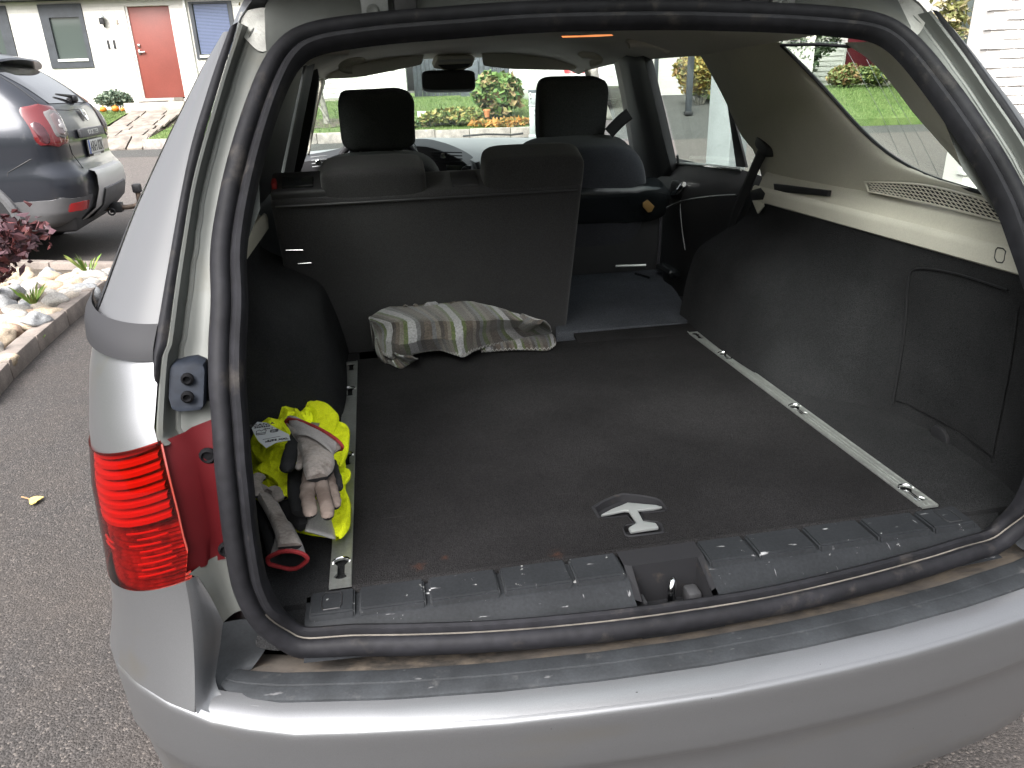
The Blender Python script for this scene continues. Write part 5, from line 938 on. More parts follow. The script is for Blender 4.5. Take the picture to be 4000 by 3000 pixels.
hrest('head_restraint', frame(SF @ V(-.405, .505, -.06), (1, .0, -.004), (0, -.363, .932)), (.136, .066, .055), bk); hrest('head_restraint', frame(SF @ V(.022, .51, -.06), (1, 0, -.004), (0, -.363, .932)), (.138, .072, .055), bk)
box('belt_outlet', (-.2, .5, -.1), (-.13, .512, -.02), m_dpl, bk, .004, 2, SF)
fs = prism('folded_seat_back', [V(*p) for p in [(0.101,1.168,0.645),(0.322,1.164,0.645),(0.503,1.157,0.645),(0.547,1.181,0.645),(0.592,1.287,0.645),(0.601,1.379,0.645),(0.634,1.511,0.645),(0.648,1.59,0.645),(0.649,1.677,0.645),(0.691,1.806,0.645),(0.679,1.877,0.645),(0.544,1.947,0.645),(0.286,1.935,0.645)]], (0, 0, -.07), m_greyc, car, .004, False)
prism('seat_lip', [V(.155, 1.09, .632), V(.54, 1.08, .632), V(.54, 1.16, .641), V(.155, 1.16, .641)], (0, 0, -.012), m_carpet, car, .004)
box('seat_latch', (.66, 1.66, .655), (.71, 1.80, .685), m_gloss, fs, .01, 3); tube('latch_trim', [(0.509,1.839,0.675),(0.627,1.818,0.675)], .006, m_alu, fs, 6); tube('latch_trim', [(0.534,1.679,0.68),(0.561,1.603,0.68)], .004, m_gloss, fs, 6)
cu = box('flipped_cushion', (.165, 1.86, .62), (.715, 1.985, .965), m_dpl, car, .03, 4)
superell('cushion_roll', frame((.44, 1.875, .945), (1, -.0, -.035), (0, 1, .3)), (.285, .07, .065), .5, .35, m_gloss, cu, 40, 20, lambda p: p + V(0, 0, .012 * noise.noise(p * 14)))
superell('cushion_roll', frame((.45, 1.85, .895), (1, -.0, -.02), (0, 1, .3)), (.26, .03, .05), .5, .35, m_gloss, cu, 40, 16, lambda p: p + V(0, 0, .01 * noise.noise(p * 17)))
prism('cushion_tag', [Vector(p) for p in [(0.6,1.8,0.923),(0.618,1.8,0.934),(0.647,1.8,0.907),(0.636,1.8,0.886),(0.621,1.8,0.885),(0.6,1.8,0.908)]], (0, .005, 0), mat("ochre_tag", (.28, .16, .05), rough=.6), cu, .002)
tube('cushion_piping', [(0.682,1.85,0.97),(0.693,1.85,0.854),(0.693,1.85,0.725),(0.689,1.85,0.641)], .006, m_fab, cu, 6)
# -- front seats
def fseat(px, w, zt, tilt=.0):
    s_ = superell('front_seat', frame((px, 2.0, zt - .42), (1, 0, 0), (0, -.22, 1)), (w, .44, .13), .3, .42, m_fab, car, 44, 24); superell('seat_base', frame((px, 2.25, .52), (1, 0, 0), (0, 1, .1)), (w, .3, .1), .4, .4, m_fab, s_); return s_
wr_ = lambda p: p + V(.006 * noise.noise(V(p.x * 9, p.y * 22, 1)), .007 * noise.noise(V(p.x * 30, 4, p.z * 9)), .008 * noise.noise(p * 14))
f1 = fseat(-.385, .255, 1.118); h1 = hrest('head_restraint', frame((-.372, 2.02, 1.252), (1, 0, -.01), (0, -.12, 1)), (.138, .105, .06), f1, m_fabh, wr_)
for x in (-.445, -.318): tube('restraint_post', [(x, 1.99, 1.07), (x, 1.985, 1.2)], .0065, m_chrome, h1, 8)
superell('restraint_inner', frame((-.385, 2.03, 1.135), (1, 0, 0), (0, 0, 1)), (.1, .03, .04), .4, .5, m_fab, h1)
f2 = fseat(.372, .268, 1.145); h2 = hrest('head_restraint', frame((.372, 2.02, 1.255), (1, 0, -.01), (0, -.12, 1)), (.136, .125, .06), f2, m_fabh, lambda p: p + V(.003 * noise.noise(p * 14), 0, .003 * noise.noise(p * 11)))
# -- dashboard and wheel
da = lerp_rows([[(-0.796,3.3,1.058),(-0.504,3.3,1.074),(-0.155,3.3,1.104),(0.098,3.3,1.096),(0.371,3.3,1.087),(0.753,3.3,1.064),(0.971,3.3,1.043)], [(-0.782,3.12,1.053),(-0.502,3.12,1.07),(-0.154,3.12,1.105),(0.076,3.12,1.098),(0.338,3.12,1.087),(0.704,3.12,1.062),(0.913,3.12,1.039)], [(-0.77,2.95,1.039),(-0.478,2.95,1.059),(-0.063,2.95,1.078),(0.123,2.95,1.043),(0.305,2.95,1.024),(0.658,2.95,1.008),(0.86,2.95,0.987)], [(-0.767,2.85,1.001),(-0.48,2.85,1.03),(-0.051,2.85,1.058),(0.153,2.85,0.982),(0.341,2.85,0.946),(0.631,2.85,0.932),(0.829,2.85,0.916)], [(-0.782,2.8,0.86),(-0.497,2.8,0.866),(-0.07,2.8,0.843),(0.139,2.8,0.831),(0.327,2.8,0.798),(0.618,2.8,0.781),(0.816,2.8,0.77)]], 30)
db = grid('dashboard', da, m_dash, car)
ckp = lerp_rows([[(-0.762,2.9,1.069),(-0.629,2.9,1.084),(-0.449,2.9,1.111),(-0.167,2.9,1.125),(-0.066,2.9,1.108),(0.013,2.9,1.078),(0.081,2.9,1.04),(0.116,2.9,0.998),(0.122,2.9,0.907)], [(-0.755,2.78,1.049),(-0.626,2.78,1.062),(-0.452,2.78,1.081),(-0.199,2.78,1.099),(-0.101,2.78,1.083),(-0.025,2.78,1.051),(0.041,2.78,1.012),(0.073,2.78,0.966),(0.079,2.78,0.904)], [(-0.782,2.8,0.86),(-0.652,2.8,0.853),(-0.477,2.8,0.843),(-0.22,2.8,0.828),(-0.117,2.8,0.823),(-0.037,2.8,0.818),(0.021,2.8,0.815),(0.044,2.8,0.814),(0.068,2.8,0.812)]], 30)
ck_ = grid('cockpit_panel', ckp, m_dpl, db, thick=.006)
for i in range(4): tube('air_vent_slat', [Vector(p) - V(0, 0, .0145 * i) for p in [(-0.125,2.765,1.072),(-0.059,2.765,1.067),(0.026,2.765,1.061)]], .003, m_black, ck_, 6); tube('air_vent_slat', [Vector(p) - V(0, 0, .0145 * i) for p in [(-0.683,2.765,1.072),(-0.645,2.765,1.074),(-0.611,2.765,1.075)]], .003, m_dash, ck_, 6)
for p in [(-0.067,2.755,1.053),(-0.651,2.755,1.05)]: lathe('vent_knob', [(.014, 0), (.014, .012), (.009, .014), (.009, .004), (.001, .004)], m_chrome, ck_, 14, p, Matrix.Rotation(R(90), 4, 'X'))
lathe('radio_knob', [(.015, 0), (.015, .02), (.001, .02)], m_black, ck_, 14, (0.032,2.755,0.982), Matrix.Rotation(R(90), 4, 'X')); prism('radio_panel', [Vector(p) for p in [(-0.057,2.77,1.011),(0.069,2.77,0.998),(0.065,2.77,0.924),(-0.053,2.77,0.939)]], (0, .01, 0), m_gloss, ck_, .003)
for i in range(6): prism('radio_button', [Vector((-0.052,2.765,0.954)) + V(.018 * i + dx, 0, dz - .001 * i) for dx, dz in ((0, 0), (.014, 0), (.014, -.008), (0, -.008))], (0, .006, 0), m_alu, ck_)
tube('console_arc', [(0.109,2.84,1.008),(0.12,2.84,0.963),(0.118,2.84,0.913)], .012, m_dpl, db, 8)
sw = tube('steering_wheel', [V(-.375 + .187 * math.cos(a), 2.55 - .06 * math.sin(a), 1.0 + .175 * math.sin(a)) for a in [2 * math.pi * i / 36 for i in range(37)]], .0155, m_dpl, car, 10); superell('wheel_hub', frame((-.375, 2.57, .98), (1, 0, 0), (0, -.3, 1)), (.09, .07, .03), .5, .6, m_dpl, sw)
tube('wheel_highlight', [V(-.375 + .192 * math.cos(a), 2.535 - .06 * math.sin(a), 1.0 + .18 * math.sin(a)) for a in [R(8) + R(34) * i / 10 for i in range(11)]], .004, m_chrome, sw, 6)  # chrome arc put in for the bright highlight on the wheel rim
tube('wiper_blade', [(0.122,3.5,1.094),(0.256,3.5,1.099),(0.408,3.5,1.09),(0.474,3.5,1.095)], .006, m_black, car, 6); tube('rim_highlight', [(-0.212,2.7,1.136),(-0.199,2.7,1.107),(-0.191,2.7,1.075)], .003, m_chrome, db, 6)  # second chrome arc on the dash side put in for a steering wheel highlight
# firewall and floor so the cabin is closed
box('cabin_floor', (-.78, 1.1, .45), (.78, 3.4, .5), m_dpl, car, .02); box('firewall', (-.78, 3.36, .4), (.78, 3.42, .98), m_black, car, .02)

# ================================================================ dark grey SUV parked across the way
m_suv = mat("slate_paint", (.026, .029, .038), rough=.3, metal=.4, coat=.6, fine=(900, .08), dirt=(4, .6, .85, (.12, .12, .125), .5)); m_suvp = mat("grey_bumper_plastic", (.1, .1, .105), rough=.6, var=(8, .1)); m_skid = mat("silver_skid", (.55, .55, .55), rough=.4, metal=.3)
_h = (-SX_ - SY_ * .25).normalized(); suv = thing('suv', 'dark grey SUV with tow bar parked sideways beyond the stone bed', 'car', tuple(st(-3.86, 7.5, .02)), math.atan2(_h.y, _h.x), local=True)
KS = 1.05
TZ = [.28, .32, .40, .52, .62, .70, .74, .80, .95, 1.02, 1.08, 1.14, 1.25, 1.38, 1.50, 1.58, 1.63, 1.66]; TR = [.2, .12, .05, .01, .0, .015, .05, .075, .07, .075, .085, .1, .15, .28, .43, .56, .72, 1.0]; TW = [.84, .86, .885, .9, .905, .905, .9, .895, .9, .895, .88, .855, .815, .765, .71, .66, .58, .3]
def suvp(u, z, off=0):
    """point on the rear body at arc length u from the centre line and height z; local x forward, y left"""
    tr, w = itp(z, TZ, TR), itp(z, TZ, TW); ra = min(.24, w * .5); bow = .05
    if u < w - ra: t, y, n = tr + bow * (u / w) ** 2, u, V(-1, .1, 0)
    else:
        L_ = ra * 1.5; k = (u - w + ra) / L_; t0 = tr + bow * ((w - ra) / w) ** 2
        if k < 1: a = k * math.pi / 2; t, y, n = t0 + ra * (1 - math.cos(a)) * 1.05, w - ra + ra * math.sin(a), V(-math.cos(a), math.sin(a), 0)
        else: t, y, n = t0 + ra * 1.05 + (u - (w - ra) - L_), w, V(0, 1, 0)
    n = n.normalized(); return V(t + n.x * off, y + n.y * off, z) * KS
US = [0, .1, .2, .3, .4, .5, .56, .62, .66, .70, .74, .78, .82, .86, .9, .95, 1.0, 1.1, 1.25, 1.5, 2, 3, 4, 4.6]
ZR = [.28 + (1.66 - .28) * i / 46 for i in range(47)]
def fl_(p, s): return V(p.x, p.y * s, p.z)
for s_ in (1, -1): grid('body_half', [[fl_(suvp(u, z), s_) for u in US] for z in ZR], m_suv, suv)
grid('roof_panel', [[V(t, y, 1.66 + .02 * (1 - (y / .55) ** 2)) * KS for y in (-.32, -.2, 0, .2, .32)] for t in (.85, 1.5, 2.4, 3.2)], m_suv, suv)
rg_ = [[fl_(suvp(abs(u), z, .005), 1 if u > 0 else -1) for u in [-.62 + 1.24 * i / 18 for i in range(19)]] for z in [1.25 + .29 * i / 10 for i in range(11)]]
grid('rear_window', rg_, mat("tinted_glass", (.035, .035, .038), rough=.03, spec=1, coat=1), suv)
for s_ in (1, -1): grid('side_window', [[fl_(suvp(u, z, .005), s_) for u in (1.25, 1.5, 2, 2.5, 3.2)] for z in (1.16, 1.25, 1.38, 1.5)], m_pane, suv)
sp = grid('roof_spoiler', [[V(t + .1 * (abs(y) / .64) ** 3, y, z - .05 * (abs(y) / .64) ** 3) * KS for y in [-.64 + 1.28 * i / 14 for i in range(15)]] for t, z in ((.85, 1.665), (.6, 1.65), (.43, 1.615), (.42, 1.6), (.5, 1.58), (.65, 1.565))], m_suv, suv)
for s_ in (1, -1): tube('roof_rail', [V(t, s_ * .62, z) * KS for t, z in ((.75, 1.60), (.85, 1.68), (1.05, 1.72), (1.7, 1.735), (2.6, 1.72), (2.8, 1.66))], .026, m_black, suv, 8, 4)
def patch(name, u0, u1, z0, z1, off, m, parent, s_=1, rr=.35, n=16, skew=0):
    rows = []
    for i in range(n + 1):
        v = -1 + 2 * i / n; hw = (1 - abs(v) ** (1 / rr * 1.2)) ** rr if abs(v) < 1 else 0
        rows.append([fl_(suvp((u0 + u1) / 2 + skew * v + (u1 - u0) / 2 * hw * (-1 + 2 * j / 12), (z0 + z1) / 2 + (z1 - z0) / 2 * v, off * (1 - .6 * abs(-1 + j / 6) ** 4)), s_) for j in range(13)])
    return grid(name, rows, m, parent)
for s_ in (1, -1):
    tl = patch('tail_lamp', .60, .93, .92, 1.25, .014, mat("suv_red_lens", (.13, .012, .015), rough=.1, coat=1), suv, s_, .3, skew=-.03); patch('lamp_bezel', .615, .80, .985, 1.205, .022, mat("lamp_grey", (.16, .15, .15), rough=.25), tl, s_, .3, skew=-.02); patch('lamp_clear', .635, .775, 1.005, 1.18, .027, mat("lamp_dark", (.14, .1, .1), rough=.1, coat=1), tl, s_, .3, skew=-.02); patch('lamp_cross', .67, .72, 1.03, 1.13, .032, mat("lamp_white", (.4, .38, .38), rough=.2), tl, s_, .4); patch('lamp_cross', .65, .75, 1.06, 1.095, .0325, mat("lamp_white2", (.4, .38, .38), rough=.2), tl, s_, .4); patch('lamp_smoke', .83, .92, .95, 1.12, .0165, mat("lamp_smoke", (.06, .012, .018), rough=.1, coat=1), tl, s_, .4)
    patch('rear_reflector', .62, .86, .40, .48, .006, mat("suv_reflector", (.42, .012, .015), rough=.1, coat=1), suv, s_, .15)
    patch('bumper_lower', .52, 1.32, .27, .53, .003, m_suvp, suv, s_, .08)
sk = grid('skid_plate', [[suvp(abs(u), z, o_) if u >= 0 else fl_(suvp(-u, z, o_), -1) for u in [-w + 2 * w * i / 14 for i in range(15)]] for z, o_, w in ((.28, .0, .62), (.30, .035, .61), (.40, .05, .58), (.55, .05, .53), (.66, .05, .5), (.695, .04, .49), (.71, .0, .48))], m_skid, suv)
grid('skid_insert', [[suvp(abs(u), z, o_) if u >= 0 else fl_(suvp(-u, z, o_), -1) for u in [-w + 2 * w * i / 14 for i in range(15)]] for z, o_, w in ((.285, .05, .45), (.31, .062, .45), (.4, .066, .42), (.5, .066, .4), (.535, .06, .38), (.545, .045, .38))], m_suvp, sk)
# tow bar
tb_ = tube('tow_bar', [V(.15, 0, .33), V(-.05, 0, .33), V(-.16, 0, .335), V(-.215, 0, .36), V(-.225, 0, .42), V(-.225, 0, .47)], .024, mat("rusty_steel", (.12, .09, .07), rough=.6, metal=.4, var=(20, .4)), suv, 10, 4); box('ball_cover', (-.265, -.04, .465), (-.185, .04, .55), m_black, tb_, .015); box('tow_bracket', (-.06, -.06, .29), (.05, .06, .38), m_black, tb_, .01); tube('chain_eye', [V(.02 + .03 * math.cos(a), .12, .31 + .03 * math.sin(a)) for a in [i * .6283 for i in range(11)]], .009, m_black, tb_, 6)
# number plate, lettering bar, badge, wiper
def rearm(y, z, off): 
    p = suvp(abs(y), z, off); dn = (suvp(abs(y), z + .05, off) - suvp(abs(y), z - .05, off)).normalized(); return frame((p.x, p.y if y >= 0 else -p.y, p.z), (0, -1, 0), dn)
Mp = rearm(0, .88, .02); npl = box('number_plate', (-.27, -.062, -.004), (.27, .062, .006), m_white, suv, .004, 2, Mp); box('plate_band', (-.268, -.06, .0065), (-.225, .06, .0078), mat("plate_blue", (.03, .1, .42)), npl, 0, 1, Mp)
text('plate_text', 'ARH 02K', .135, Mp @ Matrix.Translation((.02, -.003, .0075)) @ Matrix.Scale(.86, 4, (1, 0, 0)), m_black, npl, .001); box('plate_holder', (-.275, -.085, -.012), (.275, .068, -.002), m_black, npl, .004, 2, Mp); text('band_text', 'S', .035, Mp @ Matrix.Translation((-.246, -.035, .0085)), m_white, npl, .0005)
box('plate_dealer_strip', (-.13, -.083, -.0015), (.14, -.066, .002), m_white, npl, .001, 1, Mp)
Mb = rearm(0, 1.0, .018); lb = box('lettering_bar', (-.42, -.04, -.02), (.42, .04, .012), m_suvp, suv, .012, 3, Mb); text('lettering', 'DUSTER', .062, Mb @ Matrix.Translation((0, 0, .0125)) @ Matrix.Scale(1.7, 4, (1, 0, 0)), m_skid, lb, .002)
Me = rearm(0, 1.12, .012) @ Matrix.Translation((0, .03, 0)); bd = prism('badge', [Me @ V(x, y, 0) for x, y in ((-.075, .05), (.075, .05), (.07, .0), (.04, -.045), (0, -.06), (-.04, -.045), (-.07, 0))], Me.to_3x3() @ V(0, 0, .01), m_chrome, suv, .004); prism('badge_slot', [Me @ V(x, y, .0105) for x, y in ((-.045, .022), (.045, .022), (.03, -.012), (-.03, -.012))], Me.to_3x3() @ V(0, 0, .001), m_suv, bd)
tube('rear_wiper', [suvp(.0, 1.29, .02), suvp(.02, 1.3, .05), suvp(.3, 1.32, .03)], [.02, .016, .008], m_black, suv, 8); superell('wiper_cap', frame(suvp(0, 1.28, .035), (0, 1, 0), (0, 0, 1)), (.05, .035, .035), .7, .7, m_black, suv)
tube('hatch_seam', [suvp(.62 + .1 * i / 8, 1.56 - .32 * i / 8, .002) for i in range(9)] + [suvp(.7, 1.22, .002), suvp(.6, 1.2, .002), suvp(.3, 1.19, .002), suvp(0, 1.19, .002)], .003, m_black, suv, 5); tube('hatch_seam', [suvp(.64, .93, .002), suvp(.62, .85, .002), suvp(.55, .73, .002)], .003, m_black, suv, 5); tube('bumper_seam', [suvp(1.32, .55, .001), suvp(1.2, .75, .001), suvp(1.0, .84, .001), suvp(.8, .86, .001)], .003, m_black, suv, 5)
for s_ in (1, -1):
    for t in (.93, 3.6):
        w = lathe('wheel', [(.21, -.11), (.31, -.115), (.345, -.09), (.35, 0), (.345, .09), (.31, .115), (.21, .11)], mat("tyre", (.018, .018, .02), rough=.85), suv, 36, (t * KS, s_ * .84, .35), Matrix.Rotation(R(90), 4, 'X')); lathe('rim', [(.21, -.112), (.2, -.07), (.17, -.1), (.06, -.09), (.05, .09), (.17, .1), (.2, .07), (.21, .112)], m_skid, w, 24, (t * KS, s_ * .84, .35), Matrix.Rotation(R(90), 4, 'X'))
        tube('wheel_arch', [V(t * KS + .42 * math.cos(a), s_ * .935, .35 + .43 * math.sin(a)) for a in [math.pi * i / 16 - .1 for i in range(17)]], .045, m_suvp, suv, 8); lathe('arch_well', [(.41, -.05), (.41, .03)], m_black, suv, 28, (t * KS, s_ * .915, .35), Matrix.Rotation(R(90), 4, 'X'))
box('underbody', (.15, -.8, .24), (4.2, .8, .6), m_black, suv, .05)
# ---- white car on the driveway, seen through the windscreen
_h2 = (SY_ - SX_ * .38).normalized(); wc = thing('parked_car', 'white car on the driveway seen past the passenger head restraint', 'car', tuple(st(2.45, 19.2, .72)), math.atan2(_h2.y, _h2.x), local=True)
WZ = [.25, .32, .45, .6, .75, .9, 1.0, 1.1, 1.25, 1.4, 1.48, 1.5]; WR = [.2, .1, .02, 0, .02, .05, .08, .12, .25, .45, .62, .8]; WW = [.82, .86, .9, .915, .915, .91, .9, .87, .8, .71, .6, .4]
def wcp(u, z, off=0, s_=1):
    global TZ, TR, TW
    a = (TZ, TR, TW); TZ, TR, TW = WZ, WR, WW; p = suvp(u, z, off) / KS; TZ, TR, TW = a; return fl_(p, s_)
m_wpaint = mat("white_car_paint", (.66, .67, .66), rough=.25, coat=.8); m_wdark = mat("dark_sill", (.05, .052, .055), rough=.5)
for s_ in (1, -1):
    grid('body_half', [[wcp(u, z, 0, s_) for u in US] for z in [.25 + 1.25 * i / 30 for i in range(31)]], m_wpaint, wc); grid('side_window', [[wcp(u, z, .005, s_) for u in (1.3, 1.6, 2.2, 2.8, 3.2)] for z in (1.06, 1.15, 1.25, 1.4)], m_pane, wc)
    grid('tail_lamp', [[wcp(u, z, .01, s_) for u in (.5, .6, .7, .8, .9, 1.0)] for z in (.86, .9, .97, 1.0)], mat("white_car_lens", (.4, .03, .04), rough=.15, coat=1), wc)
    for t in (.85, 3.5):
        w = lathe('wheel', [(.22, -.11), (.31, -.11), (.33, -.08), (.33, .08), (.31, .11), (.22, .11)], m_black, wc, 28, (t, s_ * .83, .33), Matrix.Rotation(R(90), 4, 'X')); lathe('rim', [(.22, -.11), (.1, -.09), (.1, .09), (.22, .11)], m_galv, w, 20, (t, s_ * .83, .33), Matrix.Rotation(R(90), 4, 'X'))
grid('roof_panel', [[V(t, y, 1.5) for y in (-.42, 0, .42)] for t in (.78, 1.5, 2.8)], m_wpaint, wc)
grid('rear_window', [[wcp(abs(u), z, .006, 1 if u > 0 else -1) for u in (-.6, -.3, 0, .3, .6)] for z in (1.12, 1.25, 1.38)], m_pane, wc)
grid('bumper_lower', [[wcp(abs(u), z, .012, 1 if u > 0 else -1) for u in [-.9 + 1.8 * i / 16 for i in range(17)]] for z in (.26, .33, .45, .5)], m_wdark, wc); grid('bumper_trim', [[wcp(abs(u), z, .02, 1 if u > 0 else -1) for u in [-.5 + 1 * i / 8 for i in range(9)]] for z in (.5, .52, .55)], m_chrome, wc)
box('number_plate', (.02, -.26, .72), (.035, .26, .83), m_white, wc, .003); box('underbody', (.2, -.75, .22), (4, .75, .6), m_black, wc, .05)

# ================================================================ things lying in the load space
# ---- striped fleece blanket pushed against the seat back
def blanketmat():
    m = mat("striped_fleece", (.2, .18, .16), rough=.95, spec=.1, bump=(260, .8, .003), sheen=.4); t = m.node_tree; b = t.nodes["Principled BSDF"]; L = t.links.new
    g, tp, ta, gy, wh, dk = (.08, .1, .042), (.085, .07, .06), (.13, .115, .1), (.112, .112, .117), (.27, .265, .275), (.055, .048, .045)
    seq = [ta, g, wh, wh, gy, dk, tp, tp, gy, ta, dk, tp, ta, g, wh, wh, g, tp, tp, ta, dk, gy, g, ta, tp, tp, gy, g, wh, wh, dk, tp, gy, ta]
    at_ = t.nodes.new("ShaderNodeUVMap"); at_.uv_map = "UVMap"; sx = t.nodes.new("ShaderNodeSeparateXYZ"); L(at_.outputs[0], sx.inputs[0])
    n = t.nodes.new("ShaderNodeTexNoise"); n.inputs['Scale'].default_value = 90; tc = t.nodes.new("ShaderNodeTexCoord"); L(tc.outputs['Object'], n.inputs['Vector'])
    ma = t.nodes.new("ShaderNodeMath"); ma.operation = 'MULTIPLY_ADD'; L(n.outputs['Fac'], ma.inputs[0]); ma.inputs[1].default_value = .012; L(sx.outputs[0], ma.inputs[2])
    w = t.nodes.new("ShaderNodeMath"); w.operation = 'FRACT'; L(ma.outputs[0], w.inputs[0])
    rp = ramp(t, [(i / 32, c) for i, c in enumerate(seq[:32])], 'CONSTANT'); L(w.outputs[0], rp.inputs[0])
    n2 = t.nodes.new("ShaderNodeTexNoise"); n2.inputs['Scale'].default_value = 220; L(tc.outputs['Object'], n2.inputs['Vector']); r2 = ramp(t, [(.3, (.72, .72, .72)), (.7, (1.25, 1.25, 1.25))]); L(n2.outputs['Fac'], r2.inputs[0])
    mx = t.nodes.new("ShaderNodeMix"); mx.data_type = 'RGBA'; mx.blend_type = 'MULTIPLY'; mx.inputs['Factor'].default_value = 1; L(rp.outputs[0], mx.inputs['A']); L(r2.outputs[0], mx.inputs['B']); L(mx.outputs['Result'], b.inputs['Base Color'])
    return m
m_blk = blanketmat(); m_thr = mat("blanket_thread", (.4, .39, .38), rough=.8)
bk_ = thing('blanket', 'folded striped blanket in taupe, white and green against the seat back', 'blanket', (-0.188,1.165,0.632))
# rows run from the far bottom over the crest to the front hem
hem = smoothcurve([(-0.451,1.199,0.655),(-0.418,1.047,0.655),(-0.375,1.036,0.655),(-0.326,1.054,0.655),(-0.272,1.064,0.655),(-0.225,1.01,0.655),(-0.208,0.99,0.655),(-0.162,1.038,0.655),(-0.096,1.074,0.655),(-0.045,1.086,0.655),(0.016,1.114,0.655),(0.078,1.124,0.655)], 60)
front = smoothcurve([(-0.449,1.141,0.705),(-0.407,1.034,0.705),(-0.364,1.006,0.705),(-0.318,1.022,0.705),(-0.266,1.028,0.705),(-0.218,0.994,0.705),(-0.183,1.014,0.705),(-0.118,1.048,0.705),(-0.054,1.065,0.705),(0.007,1.066,0.705),(0.05,1.036,0.705)], 60)
mid = smoothcurve([(-0.45,1.087,0.752),(-0.404,1.065,0.752),(-0.357,1.06,0.752),(-0.306,1.055,0.752),(-0.255,1.04,0.752),(-0.198,1.024,0.752),(-0.135,1.014,0.752),(-0.072,0.996,0.752),(-0.018,0.972,0.752),(0.017,0.935,0.752)], 60)
crest = smoothcurve([(-0.455,1.09,0.765),(-0.41,1.184,0.765),(-0.339,1.258,0.765),(-0.289,1.265,0.765),(-0.241,1.256,0.765),(-0.187,1.224,0.765),(-0.139,1.166,0.765),(-0.094,1.101,0.765),(-0.053,1.025,0.765),(-0.018,0.941,0.765),(0.004,0.913,0.765)], 60)
rows = []
for k in range(26):
    v = k / 25; row = []
    for j in range(60):
        if v < .25: t = v / .25; base = V(crest[j].x, 1.19, .64); p = base.lerp(crest[j], t ** .7)
        elif v < .55: p = crest[j].lerp(mid[j], (v - .25) / .3)
        elif v < .8: p = mid[j].lerp(front[j], (v - .55) / .25)
        else: p = front[j].lerp(hem[j], (v - .8) / .2)
        f = math.sin(math.pi * v) ** .5; p = p + V(.004 * noise.noise(V(j * .2, v * 3, 1)), -.010 * f * abs(noise.noise(V(j * .12 + v * 2, v * 1.2, 4))) * min(1, v * 1.4) + .003 * noise.noise(V(j * .4, v * 5, 2)), .004 * f * noise.noise(V(j * .13, v * 2, 7)) + .002 * noise.noise(V(j * .45, v * 4, 3)))
        p.y = min(p.y, 1.236 - .39 * (p.z - .629) - .004); p.z = max(p.z, .634); row.append(p)
    rows.append(row)
top_o = grid('top_fold', rows, m_blk, bk_, thick=.006, uv=True)
for p in top_o.data.polygons:
    for li in p.loop_indices: u, v = top_o.data.uv_layers[0].data[li].uv; top_o.data.uv_layers[0].data[li].uv = (u * 1.5 - .42 * v + .04 * math.sin(v * 5 + u * 4), v)
def zig(P, amp, n, r_, par):
    c = resample(P, n); out = []
    for i, p in enumerate(c): out.append(p + V(0, -.004, .002 + (amp if i % 2 else 0)) + V(0, amp * .3 * (i % 2), 0))
    return tube('hem_stitch', out, r_, m_thr, par, 5)
zig([rows[25][j] for j in range(24, 60)], .009, 66, .0011, top_o); zig([rows[25][j] for j in range(0, 25)], .009, 44, .0011, top_o)
# lower layers peeping out
lo1 = smoothcurve([(-0.146,1.062,0.638),(-0.105,1.06,0.638),(-0.051,1.057,0.638),(0.001,1.043,0.638),(0.047,1.034,0.638),(0.078,1.073,0.638)], 30); lo0 = smoothcurve([(-0.155,1.087,0.662),(-0.099,1.093,0.662),(-0.043,1.099,0.662),(0.018,1.119,0.662),(0.068,1.123,0.662),(0.077,1.093,0.662)], 30)
u2 = grid('under_fold', [[a.lerp(b, t) + V(0, -.012 * math.sin(math.pi * t), .006 * math.sin(t * 3)) for a, b in zip(lo0, lo1)] for t in (0, .2, .4, .6, .8, 1)], m_blk, bk_, thick=.005, uv=True); zig(lo1, .007, 40, .001, u2)
for P0, P1 in (([(-0.448,1.29,0.675),(-0.42,1.121,0.675),(-0.388,0.997,0.675),(-0.349,0.971,0.675)], [(-0.436,1.082,0.636),(-0.413,1.048,0.636),(-0.381,1.002,0.636),(-0.327,1.061,0.636)]), ([(-0.455,1.317,0.69),(-0.45,1.208,0.69),(-0.443,1.103,0.69)], [(-0.452,1.24,0.636),(-0.444,1.117,0.636),(-0.423,1.047,0.636)])):
    a, b = smoothcurve(P0, 20), smoothcurve(P1, 20); grid('under_fold', [[p.lerp(q, t) + V(0, -.012 * math.sin(math.pi * t) + .004 * noise.noise(V(i * .3, t * 2, 9)), 0) for i, (p, q) in enumerate(zip(a, b))] for t in (0, .25, .5, .75, 1)], m_blk, bk_, thick=.005, uv=True)
rl = [[V(-.428 + .014 * k, 1.12 + .04 * math.cos(a), .682 + .04 * math.sin(a)) for a in [2 * math.pi * i / 20 for i in range(21)]] for k in range(5)]
ir = grid('inner_roll', rl, m_blk, bk_, uv=True)
for d_ in ir.data.uv_layers[0].data: d_.uv = (d_.uv[1] * .2, d_.uv[0])
